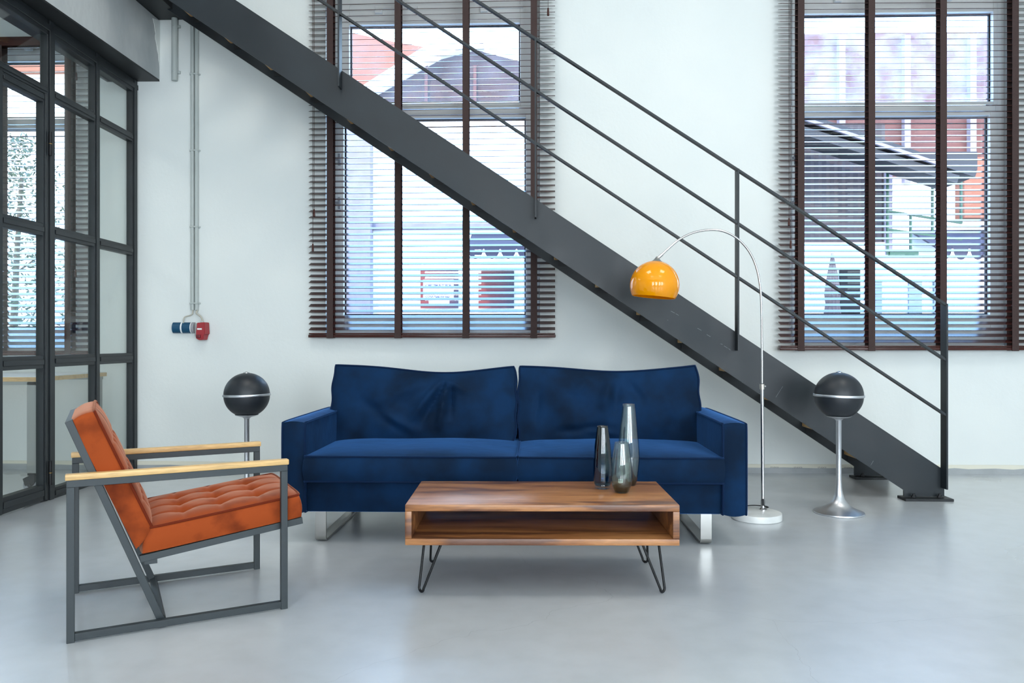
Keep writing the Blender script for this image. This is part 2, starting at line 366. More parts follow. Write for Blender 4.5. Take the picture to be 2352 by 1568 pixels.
# ------------------------------------------------------------------ windows
def ring(bm, x0, x1, z0, z1, w, y0, y1, wb=None, wt=None, bevel=0.004):
    wb = wb or w; wt = wt or w
    box(bm, (x0, y0, z0), (x0 + w, y1, z1), bevel=bevel); box(bm, (x1 - w, y0, z0), (x1, y1, z1), bevel=bevel)
    box(bm, (x0 + w, y0, z0), (x1 - w, y1, z0 + wb), bevel=bevel); box(bm, (x0 + w, y0, z1 - wt), (x1 - w, y1, z1), bevel=bevel)
def window(name, o, up, lo, label, gup, glo):
    """o: opening x0,x1,z0,z1; up/lo: upper and lower glass rectangles"""
    yf, yb = D + 0.15, D + 0.24; yg = D + 0.20
    root = empty(name, ((o[0] + o[1]) / 2, D + 0.2, o[2])); struct(root, label, 'window')
    zt = (lo[3] + up[2]) / 2
    bm = NB(); ring(bm, o[0], o[1], o[2], o[3], 0.07, yf, yb); box(bm, (o[0] + 0.07, yf, zt - 0.03), (o[1] - 0.07, yb, zt + 0.03), bevel=0.004)
    obj('frame', bm, M_upvc, root, world=True)
    for nm, g, z0, z1, gm in (('sash', up, zt + 0.03, o[3] - 0.07, gup), ('sash', lo, o[2] + 0.07, zt - 0.03, glo)):
        bm = NB()
        x0, x1 = o[0] + 0.06, o[1] - 0.06
        box(bm, (x0, yf - 0.02, z0), (g[0], yb - 0.03, z1), bevel=0.005); box(bm, (g[1], yf - 0.02, z0), (x1, yb - 0.03, z1), bevel=0.005)
        box(bm, (g[0], yf - 0.02, z0), (g[1], yb - 0.03, g[2]), bevel=0.005); box(bm, (g[0], yf - 0.02, g[3]), (g[1], yb - 0.03, z1), bevel=0.005)
        so = obj(nm, bm, M_upvc, root, world=True)
        bm = NB(); ring(bm, g[0] - 0.002, g[1] + 0.002, g[2] - 0.002, g[3] + 0.002, 0.014, yg - 0.024, yg - 0.004, bevel=0)
        obj('gasket', bm, M_gasket, so, world=True)
        bm = NB(); box(bm, (g[0] - 0.01, yg - 0.003, g[2] - 0.01), (g[1] + 0.01, yg + 0.003, g[3] + 0.01))
        obj('glass_pane', bm, gm, so, world=True)
    # scissor stays on the tilting upper sash, small catches on the lower one
    for fx in (0.22, 0.72):
        xx = o[0] + (o[1] - o[0]) * fx; bm = NB()
        zz = up[3] + 0.13
        box(bm, (xx, yf - 0.055, zz - 0.012), (xx + 0.36, yf - 0.02, zz + 0.012), bevel=0.003); box(bm, (xx + 0.0, yf - 0.06, zz - 0.045), (xx + 0.06, yf - 0.02, zz - 0.012), bevel=0.003)
        obj('stay_arm', bm, M_upvc, root, world=True)
    for xx, zz in ((o[0] + 0.075, lo[3] - 0.35), (o[0] + 0.075, lo[3] - 0.72)):
        bm = NB(); box(bm, (xx, yf - 0.045, zz - 0.05), (xx + 0.022, yf - 0.02, zz + 0.05), bevel=0.003); box(bm, (xx - 0.02, yf - 0.055, zz - 0.008), (xx + 0.014, yf - 0.035, zz + 0.012), bevel=0.002)
        obj('catch', bm, M_grey, root, world=True)
    return root
window('window_1', W1, (-1.587, -0.131, 3.119, 3.776), (-1.636, -0.083, 1.304, 2.976), 'white framed window behind the blind that the stairs cross', M_dusty, M_glass)
window('window_2', W2, (2.20, 3.80, 3.075, 3.82), (2.20, 3.775, 1.304, 2.96), 'white framed dusty window right of the arc lamp', M_dusty2, M_glass)
window('window_3', W3, (-5.60, -4.02, 3.02, 3.5), (-5.60, -4.02, 1.20, 2.92), 'white framed window seen through the glass partition', M_glass, M_glass)

# ------------------------------------------------------------------ venetian blinds
TILT = math.radians(21.5); SW = 0.064; PITCH = 0.0488
def blind(x0, x1, zb, ztop, straps, rz, y, label, cords, tops):
    root = empty('venetian_blind', ((x0 + x1) / 2, y, zb), rz)
    tag(root, label, 'blind', 'brown venetian blinds on the white wall')
    hw = (x1 - x0) / 2; cx = (x0 + x1) / 2
    bm = NB(); R = Matrix.Rotation(TILT, 3, 'X')
    box(bm, (-hw, -SW / 2, -0.0018), (hw, SW / 2, 0.0018), rot=R, bevel=0.0012)
    n = int((ztop - zb - 0.10) / PITCH)
    first = obj('slat', bm, M_slat, root); first.location = (0, 0, 0.055)
    zs = [0.048] + [0.073 + PITCH * k for k in range(0, n)]
    first.location.z = zs[1]
    for z in zs[2:]: inst(first, 'slat', root, (0, 0, z))
    bm = NB(); box(bm, (-hw - 0.004, -0.031, 0.0), (hw + 0.004, 0.031, 0.024), bevel=0.004); box(bm, (-hw, -0.029, 0.026), (hw, 0.029, 0.038), bevel=0.003)
    obj('bottom_rail', bm, M_slat, root, smooth=True, auto=30)
    bm = NB(); box(bm, (-hw, -0.034, ztop - zb - 0.075), (hw, 0.034, ztop - zb), bevel=0.004)
    obj('headrail', bm, M_slat, root)
    for sx_ in straps:
        for yy, nm in ((-0.0345, 'ladder_strap'), (0.0345, 'ladder_strap')):
            bm = NB(); xx = sx_ - cx
            box(bm, (xx - 0.026, yy - 0.0012, -0.004), (xx + 0.026, yy + 0.0012, ztop - zb - 0.07))
            if yy < 0: box(bm, (xx - 0.028, yy - 0.0025, -0.006), (xx + 0.028, yy + 0.0022, 0.024), bevel=0.001)
            obj(nm, bm, M_strap, root)
    for cxw, zz in cords:
        bm = NB(); tube(bm, [(cxw - cx, -0.046, ztop - zb - 0.05), (cxw - cx, -0.046, zz - zb)], 0.0021, 6)
        c = obj('pull_cord', bm, M_cord, root)
        bm = NB(); lathe(bm, [(0.004, 0.03), (0.0065, 0.026), (0.0095, -0.018), (0.0095, -0.03), (0.006, -0.034)], 12, Matrix.Translation((cxw - cx, -0.046, zz - zb)))
        obj('cord_tassel', bm, M_slat, c, smooth=True, auto=40)
    return root
YB = D - 0.066
bl = [onY(x, 600, YB).x for x in (710, 1275)]
blind(bl[0], bl[1], onY(709, 775, YB).z, 4.26, [onY(x, 600, YB - .03).x for x in (757, 913.5, 1070, 1226.5)], math.radians(-1.0), YB,
      'brown wooden blind crossed by the black staircase', [(onY(724, 500, YB).x, onY(724, 490, YB).z), (onY(721, 560, YB).x, onY(721, 569, YB).z), (onY(1259, 30, YB).x, onY(1259, 34, YB).z)], 0)
br = [onY(x, 600, YB).x for x in (1788, 2440)]
blind(br[0], br[1], onY(1786, 804, YB).z, 4.26, [onY(x, 600, YB - .03).x for x in (1838, 2001, 2167, 2334)], math.radians(1.0), YB,
      'brown wooden blind at the right edge, behind the arc lamp', [(onY(1806, 500, YB).x, onY(1806, 512, YB).z), (onY(1810, 560, YB).x, onY(1810, 563, YB).z)], 0)
b3 = onY(207, 800, YB).x
blind(-5.95, b3, 0.965, 3.62, [onY(156, 600, YB - .03).x, onY(-2, 600, YB - 0.03).x, -5.1, -5.7], 0.0, YB,
      'brown wooden blind seen through the glass partition', [(onY(181, 580, YB).x, onY(181, 628, YB).z), (onY(183, 130, YB).x, 3.28)], 0)

# ------------------------------------------------------------------ concrete beam over the partition, conduits, sockets
PB = onY(367, 186, D)                       # lower outer corner of the beam at the wall
bm = NB(); box(bm, (PB.x - 0.46, 0.8, PB.z + 0.008), (PB.x, D, onY(380, 45, D - 0.01).z - 0.002), bevel=0.004)
beam = struct(obj('wall_lintel', bm, M_conc), 'raw grey concrete beam above the glass partition', 'beam')
bm = NB(); box(bm, (PB.x - 0.45, 0.8, PB.z - 0.004), (PB.x - 0.001, D - 0.001, PB.z + 0.010)); obj('soffit_plate', bm, M_blackdk, beam)
# ragged edge of white wall plaster lapping onto the beam
random.seed(7); edge = [(D, PB.z + 0.0)]; z = PB.z
while z < onY(380, 45, D - 0.01).z - 0.01:
    edge.append((D - 0.0 - max(0.004, 0.13 * ((z - PB.z) / 0.5) ** 1.5 + random.uniform(-0.012, 0.012)), z)); z += random.uniform(0.02, 0.05)
edge.append((D, z)); bm = NB(); prism(bm, edge, PB.x - 0.001, PB.x + 0.003, 'X'); obj('plaster_lap', bm, M_wall, beam)
zs_ = PB.z - 0.0055; bm = NB()
prism(bm, [tuple(onZ(x, y, zs_)[:2]) for x, y in ((41, 22), (47, 24), (55, 25), (60, 29), (62, 32.5), (57, 32), (50, 28))], zs_ - 0.001, zs_ + 0.002, 'Z'); obj('paint_chip', bm, M_wall, beam)

c0, c1 = onY(405, 20, D), onY(405, 188, D)
root = empty('wall_conduit_stub', (c0.x, D - 0.03, c1.z)); tag(root, 'short grey pipe end on the wall under the stair landing', 'pipe', 'grey conduits on the wall')
bm = NB(); tube(bm, [(c0.x, D - 0.032, c1.z), (c0.x, D - 0.032, 3.80)], 0.024, 16); obj('pipe', bm, M_greypl, root, smooth=True, auto=40, world=True)
for zz in (c1.z + 0.075, c1.z + 0.46):
    bm = NB(); box(bm, (c0.x - 0.034, D - 0.02, zz - 0.012), (c0.x + 0.04, D, zz + 0.012), bevel=0.003); tube(bm, [(c0.x - 0.03, D - 0.012, zz), (c0.x, D - 0.06, zz), (c0.x + 0.03, D - 0.012, zz)], 0.006, 6)
    obj('pipe_clip', bm, M_greypl, root, world=True)
for px, lab in ((444, 'left one of the two thin grey conduits running down to the sockets'), (453.5, 'right one of the two thin grey conduits running down to the sockets')):
    a = onY(px, 712, D); root = empty('wall_conduit', (a.x, D - 0.014, a.z)); tag(root, lab, 'pipe', 'grey conduits on the wall')
    bm = NB(); tube(bm, [(a.x, D - 0.016, a.z), (a.x, D - 0.016, 3.9)], 0.0155, 14); obj('pipe', bm, M_greypl, root, smooth=True, auto=40, world=True)
    for zz in (1.40, 2.04, 2.68, 3.32):
        bm = NB(); s_ = 1 if px > 450 else -1
        box(bm, (a.x - 0.0175, D - 0.034, zz - 0.007), (a.x + 0.0175, D, zz + 0.007), bevel=0.003); box(bm, (a.x + s_ * 0.014, D - 0.014, zz - 0.007), (a.x + s_ * 0.027, D, zz + 0.007), bevel=0.003)
        obj('pipe_clip', bm, M_greypl, root, world=True)
# twin blue sockets
q = lambda x, y, d=0.0: onY(x, y, D - d)
s0, s1 = q(397, 765, .03), q(446, 740, .03)
root = empty('wall_socket', ((s0.x + s1.x) / 2, D, s0.z)); tag(root, 'twin blue wall socket box with white divider bands', 'socket')
bm = NB(); box(bm, (s0.x + 0.005, D - 0.02, s0.z), (s1.x, D, s1.z), bevel=0.003); obj('back_box', bm, M_grey, root, world=True)
wv = (s1.x - s0.x)
for f0, f1, m_, nm in ((0.0, 0.39, M_blue, 'blue_cover'), (0.39, 0.455, M_white, 'divider_band'), (0.455, 0.84, M_blue, 'blue_cover'), (0.84, 0.87, M_white, 'divider_band'), (0.87, 1.0, M_grey, 'end_cap')):
    bm = NB(); n = 28; poly = []
    for k in range(n + 1):
        t = k / n; poly.append((D - 0.022 - 0.03 * math.sin(math.pi * t) ** 0.6, s0.z + (s1.z - s0.z) * t))
    poly += [(D - 0.018, s1.z), (D - 0.018, s0.z)]
    dd = 0.003 if m_ is M_white else 0.0
    prism(bm, [(a - dd if a < D - 0.0185 else a, b_) for a, b_ in poly], s0.x + wv * f0, s0.x + wv * f1, 'X'); obj(nm, bm, m_, root, world=True)
bm = NB(); a = q(443, 712, .016); tube(bm, smooth_path([a, q(442, 720, .03), q(437, 724, .03), q(426, 727, .03), q(422, 733, .03), q(421.5, 742, .03)], 6), 0.0055, 8)
obj('feed_cable', bm, M_cable, root, smooth=True, world=True)
# red angled power socket
pts = [q(453, 741, .07), q(474, 740, .07), q(475.5, 767, .07), q(471, 768, .07), q(470.5, 780, .07), q(459, 781, .07), q(450, 777, .07), q(451, 760, .07)]
root = empty('power_socket', (q(462, 780).x, D, q(462, 780).z)); tag(root, 'red angled industrial power socket right of the blue one', 'socket')
bm = NB(); prism(bm, [(p.x, p.z) for p in pts], D - 0.085, D - 0.012); 
for v in bm.verts:
    if v.co.y < D - 0.05: v.co.x = v.co.x * 0.82 + (pts[0].x + pts[2].x) / 2 * 0.18 - 0.004
bmesh.ops.bevel(bm, geom=list(bm.edges), offset=0.004, segments=2, affect='EDGES'); obj('housing', bm, M_red, root, world=True)
bm = NB(); a, b_ = q(473, 778, 0), q(480, 742, 0); box(bm, (a.x - 0.09, D - 0.014, a.z + 0.02), (b_.x - 0.005, D, b_.z), bevel=0.004); obj('mounting_plate', bm, M_greypl, root, world=True)
bm = NB(); a, b_ = q(451, 776, .09), q(460, 768, .09); box(bm, (a.x, D - 0.102, a.z), (b_.x, D - 0.08, b_.z), bevel=0.004); obj('socket_flap', bm, M_reddk, root, world=True)
bm = NB(); a, b_ = q(452.5, 757, .09), q(463, 753.5, .09); box(bm, (a.x, D - 0.0885, a.z), (b_.x, D - 0.083, b_.z)); obj('label_strip', bm, M_white, root, world=True)
bm = NB(); a = q(453.5, 712, .016); tube(bm, smooth_path([a, q(451, 718, .03), q(456, 723, .035), q(462, 728, .04), q(464.5, 735, .045), q(464.5, 742, .045)], 6), 0.0075, 8)
obj('feed_cable', bm, M_cable, root, smooth=True, world=True)
bm = NB(); a = q(464.5, 740, .045); lathe(bm, [(0.014, -0.008), (0.014, 0.004), (0.01, 0.012)], 14, Matrix.Translation(a)); obj('cable_gland', bm, M_greypl, root, world=True)
bm = NB(); a = q(477.5, 757, 0.02); lathe(bm, [(0.006, 0), (0.006, 0.012), (0.003, 0.014)], 10, Matrix.Translation((a.x, D - 0.012, a.z)) @ Matrix.Rotation(math.pi / 2, 4, 'X')); obj('screw', bm, M_chrome, root, world=True)

# ------------------------------------------------------------------ glass partition with door (steel profiles)
PO = Vector((-3.345, D, 0)); PA = math.atan2(0.0345, 1.0)
pt_dir = Vector((math.sin(PA), -math.cos(PA), 0)); pt_n = Vector((math.cos(PA), math.sin(PA), 0))
def part_t(px, off=0.0):
    """distance along the partition (from the back wall towards the viewer) at which pixel column px meets its face"""
    d = ray(px, 700); p0 = PO + pt_n * off
    k = pt_n.dot(Vector((p0.x, p0.y, 0))) / (pt_n.x * d.x + pt_n.y * d.y)
    return (Vector((d.x * k, d.y * k, 0)) - Vector((p0.x, p0.y, 0))).dot(pt_dir)
def pbox(bm, t0, t1, z0, z1, n0, n1, bevel=0.0):
    c = PO + pt_dir * ((t0 + t1) / 2) + pt_n * ((n0 + n1) / 2); c.z = (z0 + z1) / 2
    R = Matrix((pt_dir, pt_n, Vector((0, 0, 1)))).transposed()
    r = bmesh.ops.create_cube(bm, size=1.0, matrix=Matrix.Translation(c) @ R.to_4x4() @ Matrix.Diagonal((abs(t1 - t0), abs(n1 - n0), abs(z1 - z0), 1)))
    if bevel: bmesh.ops.bevel(bm, geom=list({e for v in r['verts'] for e in v.link_edges}), offset=bevel, segments=1, affect='EDGES')
part = empty('wall_partition', PO); struct(part, 'black steel framed glass partition left of the white wall', 'partition')
TJ = max(0.05, part_t(306)); T2b, T2a = part_t(231.6), part_t(219.4); T1b, T1a = part_t(128.6), part_t(111)
ZH = PB.z - 0.005; ZHB = ZH - 0.105
RAILS = ((2.742, 2.808), (1.797, 1.872), (0.905, 0.985)); ZBOT = 0.075
TEND = 4.9
def member(name, parent, t0, t1, z0, z1):
    bm = NB(); pbox(bm, t0, t1, z0, z1, -0.058, -0.006, 0.002)
    if z1 - z0 > t1 - t0: w = (t1 - t0); pbox(bm, t0 + w * 0.22, t1 - w * 0.22, z0, z1, -0.008, 0.002, 0.002)
    else: w = (z1 - z0); pbox(bm, t0, t1, z0 + w * 0.3, z1 - w * 0.3, -0.008, 0.002, 0.002)
    return obj(name, bm, M_black, parent, world=True)
def pane(parent, t0, t1, z0, z1):
    bm = NB(); pbox(bm, t0 - 0.006, t1 + 0.006, z0 - 0.006, z1 + 0.006, -0.036, -0.030)
    return obj('glass_pane', bm, M_glass, parent, world=True)
member('mullion', part, 0.0, TJ, 0, ZH); member('mullion', part, T2b, T2a, 0, ZH); member('mullion', part, T1b, T1a, 0, ZH)
member('head_rail', part, 0.0, TEND, ZHB, ZH)
for (a, b_) in ((TJ, T2b), (T2a, T1b)):
    lv = [(0, ZBOT)] + [r for r in RAILS[::-1]] + [(ZHB, ZH)]
    member('bottom_rail', part, a, b_, 0, ZBOT)
    for r in RAILS: member('glazing_rail', part, a, b_, r[0], r[1])
    for i in range(4): pane(part, a, b_, lv[i][1], lv[i + 1][0])
# door bay: transom, fixed light above, leaf with hinges below
TD1 = part_t(8) + 0.0; TD2 = TD1 + 0.06
member('transom', part, T1a, TEND, RAILS[0][0] + 0.01, RAILS[0][1])
member('mullion', part, TD2 + 0.01, TD2 + 0.07, 0, ZH)
pane(part, T1a, TD2 + 0.01, RAILS[0][1], ZHB)
door = empty('door_1', PO + pt_dir * ((T1a + TD2) / 2)); struct(door, 'black steel and glass door leaf at the left edge', 'door')
DT = RAILS[0][0] + 0.006; s1_ = T1a + 0.045
member('stile', door, T1a + 0.004, s1_, 0.012, DT); member('stile', door, TD1 - 0.004, TD2, 0.012, DT)
member('top_rail', door, s1_, TD1 - 0.004, DT - 0.06, DT); member('bottom_rail', door, s1_, TD1 - 0.004, 0.012, 0.115)
for r in RAILS[1:]: member('glazing_rail', door, s1_, TD1 - 0.004, r[0] - 0.006, r[1])
dl = [0.115, RAILS[2][0] - 0.006, RAILS[2][1], RAILS[1][0] - 0.006, RAILS[1][1], DT - 0.06]
for i in (0, 2, 4): pane(door, s1_, TD1 - 0.004, dl[i], dl[i + 1])
for zc in (0.19, 2.42):
    bm = NB(); c = PO + pt_dir * (T1a - 0.004) + pt_n * 0.012; tube(bm, [(c.x, c.y, zc - 0.08), (c.x, c.y, zc + 0.08)], 0.011, 12)
    h_ = obj('hinge', bm, M_blackpl, door, smooth=True, auto=40, world=True)
    bm = NB(); tube(bm, [(c.x, c.y, zc - 0.0015), (c.x, c.y, zc + 0.0015)], 0.0113, 12); obj('hinge_ring', bm, mat('brass', srgb(190, 150, 80), 0.3, 1.0), h_, world=True)

# ------------------------------------------------------------------ wheeled worktable in the office
w0 = onZ(86, 1131)
root = empty('worktable', (w0.x - 0.7, w0.y + 0.45, 0)); tag(root, 'wheeled worktable with pale wood edge behind the glass partition', 'table')
tx1, ty0 = w0.x + 0.03, w0.y - 0.04; tx0, ty1 = tx1 - 1.6, ty0 + 0.88
zt = CH - (858 - HZ) / F * (ty0 / 1.0)
ZT = 0.83
bm = NB(); box(bm, (tx0, ty0, ZT - 0.035), (tx1, ty1, ZT - 0.004), bevel=0.002); obj('edge_band', bm, M_oak, root, world=True)
bm = NB(); box(bm, (tx0 + 0.004, ty0 + 0.004, ZT - 0.004), (tx1 - 0.004, ty1 - 0.004, ZT)); obj('top', bm, M_tabtop, root, world=True)
bm = NB(); box(bm, (tx0 + 0.03, ty0 + 0.02, ZT - 0.06), (tx1 - 0.02, ty0 + 0.06, ZT - 0.035)); box(bm, (tx0 + 0.03, ty1 - 0.06, ZT - 0.06), (tx1 - 0.02, ty1 - 0.02, ZT - 0.035)); obj('apron', bm, M_brush, root, world=True)
for lx in (tx0 + 0.06, tx1 - 0.06):
    for ly in (ty0 + 0.05, ty1 - 0.05):
        bm = NB(); box(bm, (lx - 0.035, ly - 0.03, 0.14), (lx + 0.035, ly + 0.03, ZT - 0.035), bevel=0.003); g = obj('leg', bm, M_brush, root, world=True)
        bm = NB(); tube(bm, [(lx - 0.02, ly - 0.014, 0.052), (lx - 0.02, ly + 0.014, 0.052)], [0.052, 0.052], 24); c = obj('castor', bm, M_grey, g, smooth=True, auto=40, world=True)
        bm = NB(); prism(bm, [(lx - 0.055, 0.05), (lx - 0.07, 0.1), (lx - 0.02, 0.125), (lx + 0.035, 0.122), (lx + 0.03, 0.09), (lx, 0.05)], ly - 0.022, ly - 0.016)
        prism(bm, [(lx - 0.055, 0.05), (lx - 0.07, 0.1), (lx - 0.02, 0.125), (lx + 0.035, 0.122), (lx + 0.03, 0.09), (lx, 0.05)], ly + 0.016, ly + 0.022)
        box(bm, (lx - 0.03, ly - 0.03, 0.125), (lx + 0.03, ly + 0.03, 0.14)); tube(bm, [(lx - 0.02, ly - 0.028, 0.052), (lx - 0.02, ly + 0.028, 0.052)], 0.012, 10)
        obj('castor_fork', bm, M_blackpl, g, world=True)

# ------------------------------------------------------------------ staircase
YS = 5.36; ST = 0.012; YP = 5.305; YBK = 6.18
def fit(pts, Y):
    P = [onY(x, y, Y) for x, y in pts]; n = len(P); mx = sum(p.x for p in P) / n; mz = sum(p.z for p in P) / n
    k = sum((p.x - mx) * (p.z - mz) for p in P) / sum((p.x - mx) ** 2 for p in P)
    return k, mz - k * mx
kt, bt = fit([(547, 0), (772, 153), (1064, 350), (1380, 560), (1691, 764), (2165, 1073)], YS)
kb, bb_ = fit([(447, 37), (703, 211), (1380, 664), (1500, 744), (2076, 1122)], YS)
kb2, bb2 = fit([(425, 46), (591, 159), (716, 243), (910, 370), (1400, 700), (1640, 859), (1948, 1057)], YBK)
stairs = empty('staircase', (2.6, YS + 0.4, 0)); tag(stairs, 'black steel staircase with thin railing and pale wood treads', 'staircase')
xf0 = onY(2076, 1122, YS).x; xf1 = onY(2169, 1120, YS).x; xtop = -3.05
ZL = onY(380, 45, D - 0.01).z                     # underside of the landing
def stringer(y0, y1, kb, bb_):
    bm = NB(); xk = (ZL - bb_) / kb
    prism(bm, [(xtop, ZL), (xk, ZL), (xf0, kb * xf0 + bb_), (xf0, 0.02), (xf1, 0.02), (xf1, kt * xf1 + bt), (xtop, kt * xtop + bt)], y0, y1)
    return obj('stringer', bm, M_stair, stairs, world=True)
stringer(YS, YS + ST, kb, bb_); stringer(YBK, YBK + ST, kb2, bb2)
for y0 in (YS, YBK):
    bm = NB(); box(bm, (xf0 - 0.022, y0 - 0.075, 0.0), (xf1 + 0.026, y0 + 0.05, 0.017), bevel=0.002); pl = obj('base_plate', bm, M_blackdk, stairs, world=True)
    for bx in (xf0 + 0.05, xf1 - 0.05):
        bm = NB(); tube(bm, [(bx, y0 - 0.035, 0.02), (bx, y0 - 0.035, 0.032)], 0.016, 6); tube(bm, [(bx, y0 - 0.035, 0.03), (bx, y0 - 0.035, 0.045)], 0.009, 10); obj('bolt', bm, M_blackdk, pl, world=True)
a, b_ = onY(438, 39, YBK), onY(1938, 1043, YBK); NT = 17
TG = (b_.x - a.x) / (NT - 1)
tr0 = None
for k in range(NT):
    xx = a.x + (b_.x - a.x) * k / (NT - 1); zz = a.z + (b_.z - a.z) * k / (NT - 1)
    if tr0 is None:
        bm = NB(); box(bm, (0, YS + ST + 0.001, 0), (0.265, YBK - 0.001, 0.042), bevel=0.004)
        tr0 = obj('tread', bm, M_treadwood, stairs); o = tr0
        bm = NB(); box(bm, (0.03, YBK - 0.045, -0.006), (0.24, YBK - 0.001, -0.001)); box(bm, (0.03, YBK - 0.007, -0.05), (0.24, YBK - 0.001, -0.004))
        br0 = obj('tread_bracket', bm, M_blackdk, tr0)
    else:
        o = inst(tr0, 'tread', stairs, (0, 0, 0)); inst(br0, 'tread_bracket', o, (0, 0, 0))
    o.location = Vector((xx, 0, zz)) - Vector(stairs.location)
# white scuffs on the front plate
bm = NB()
for x0, y0, x1, y1 in ((1541, 714, 1550, 719), (1552, 720, 1559, 724), (1602, 753.5, 1611, 758.5), (1623, 768, 1632, 773), (1655, 789, 1660, 791), (1663, 794, 1671, 799), (1673, 800, 1678, 804), (1533, 734.5, 1534.5, 735.5), (1782, 912, 1798, 887), (2000, 1068, 2006, 1058)):
    a_, c_ = onY(x0, y0, YS - 0.0004), onY(x1, y1, YS - 0.0004); bar(bm, a_, c_, 0.0016, 0.0012 if x0 < 1700 else 0.0007)
obj('scuff_marks', bm, mat('pale_scuff', srgb(150, 156, 158), 0.7), stairs, world=True)
# landing at the top
bm = NB(); box(bm, (onY(350, 45, D).x, 4.9, ZL), (onY(423, 45, D).x, D - 0.002, ZL + 0.24), bevel=0.002); obj('landing_beam', bm, M_blackdk, stairs, world=True)
# railing
KR = []
for pl in (((1089, 0), (1240, 95), (1695, 392), (2167, 697)), ((915, 0), (1695, 517), (2167, 822)), ((735, 0), (1695, 640), (2167, 948))):
    KR.append(fit(pl, YP))
postx = [onY(x, y, YP).x for x, y in ((779, 200), (1230, 500), (1694.5, 805), (2172, 900))]
postz = [onY(x, y, YP).z for x, y in ((779, 200), (1230, 500), (1694.5, 805), (2177, 1123))]
for i, (px_, pz_) in enumerate(zip(postx, postz)):
    bm = NB(); zt_ = KR[0][0] * px_ + KR[0][1]
    box(bm, (px_ - 0.006, YP - 0.022, pz_), (px_ + 0.006, YS + 0.001, zt_ + 0.008), bevel=0.0015); obj('railing_post', bm, M_stair, stairs, world=True)
px_ = postx[0] - (postx[1] - postx[0]); zt_ = KR[0][0] * px_ + KR[0][1]
bm = NB(); box(bm, (px_ - 0.006, YP - 0.022, zt_ - 1.4), (px_ + 0.006, YS + 0.001, zt_ + 0.008), bevel=0.0015); obj('railing_post', bm, M_stair, stairs, world=True)
for k, b0 in KR:
    bm = NB(); xe = postx[3] + 0.004; xs_ = -2.9
    bar(bm, (xs_, YP, k * xs_ + b0), (xe, YP, k * xe + b0), 0.034, 0.017, bevel=0.002); obj('handrail' if b0 == KR[0][1] else 'railing_bar', bm, M_stair, stairs, world=True)
    pass

# ------------------------------------------------------------------ upholstery helper
def cushion(bm, sx_, sy_, sz_, top=None, bottom=None, bulge=0.01, c=0.03, p=8, nu=40, nv=30, ns=6, deform=None):
    """closed box cushion, x/y centred, z 0..sz; top(u,v)/bottom(u,v) give extra height; returns the top and bottom edge loops"""
    def xy(u, v): return sx_ / 2 * u * (1 - c * abs(v) ** p), sy_ / 2 * v * (1 - c * abs(u) ** p * sx_ / sy_ if False else 1 - c * abs(u) ** p)
    def grid(z, fn, sgn):
        g = []
        for i in range(nu + 1):
            row = []
            for j in range(nv + 1):
                u = -1 + 2 * i / nu; v = -1 + 2 * j / nv; x, y = xy(u, v)
                row.append(bm.verts.new((x, y, z + sgn * (fn(u, v) if fn else 0))))
            g.append(row)
        return g
    T = grid(sz_, top, 1); B = grid(0, bottom, -1)
    for g, rev in ((T, False), (B, True)):
        for i in range(nu):
            for j in range(nv):
                f = (g[i][j], g[i + 1][j], g[i + 1][j + 1], g[i][j + 1]); bm.faces.new(f[::-1] if rev else f)
    loop = [(i, 0) for i in range(nu)] + [(nu, j) for j in range(nv)] + [(i, nv) for i in range(nu, 0, -1)] + [(0, j) for j in range(nv, 0, -1)]
    TL = [T[i][j] for i, j in loop]; BL = [B[i][j] for i, j in loop]
    prev = BL; n = len(loop)
    for s in range(1, ns + 1):
        if s == ns: cur = TL
        else:
            t = s / ns; cur = []
            for k in range(n):
                a = BL[k].co.lerp(TL[k].co, t); i, j = loop[k]; u = -1 + 2 * i / nu; v = -1 + 2 * j / nv
                nx = Vector(((abs(u) > .999) * (1 if u > 0 else -1), (abs(v) > .999) * (1 if v > 0 else -1), 0))
                if nx.length > 0: nx.normalize()
                cur.append(bm.verts.new(a + nx * bulge * math.sin(math.pi * t)))
        for k in range(n): bm.faces.new((prev[k], prev[(k + 1) % n], cur[(k + 1) % n], cur[k]))
        prev = cur
    if deform:
        for v in bm.verts: v.co = deform(v.co.copy())
    return [v.co.copy() for v in TL], [v.co.copy() for v in BL]
def piping(name, loops, r, m, parent, M=Matrix.Identity(4)):
    bm = NB()
    for L in loops: tube(bm, [M @ p for p in L], r, 6, closed=True)
    return obj(name, bm, m, parent, smooth=True)
def xform(bm, M): bmesh.ops.transform(bm, matrix=M, verts=bm.verts)
dome = lambda u, v: (1 - u ** 4) * (1 - v ** 4)

# ------------------------------------------------------------------ sofa
SX0, SX1, SY0 = -1.355, 1.108, 4.085
sofa = empty('sofa', ((SX0 + SX1) / 2, SY0 + 0.45, 0)); tag(sofa, 'navy blue velvet two-cushion sofa with steel sled legs', 'sofa')
SC = Vector(sofa.location); AW = 0.122; ZA = 0.648; ZS0 = 0.165; SD = 0.98
def flat_cushion(name, x0, x1, y0, y1, z0, z1, bulge, domeh, c=0.012, nu=24, nv=24, pr=0.006, extra=None, face='z'):
    bm = NB(); sx_, sy_, sz_ = x1 - x0, y1 - y0, z1 - z0
    tl, bl_ = cushion(bm, sx_, sy_, sz_, top=(extra or (lambda u, v: domeh * dome(u, v))), bulge=bulge, c=c, nu=nu, nv=nv)
    M = Matrix.Translation(Vector(((x0 + x1) / 2, (y0 + y1) / 2, z0)) - SC); xform(bm, M)
    o = obj(name, bm, M_navy, sofa, smooth=True, auto=55)
    piping('piping', (tl, bl_), pr, M_navydk, o, M); return o
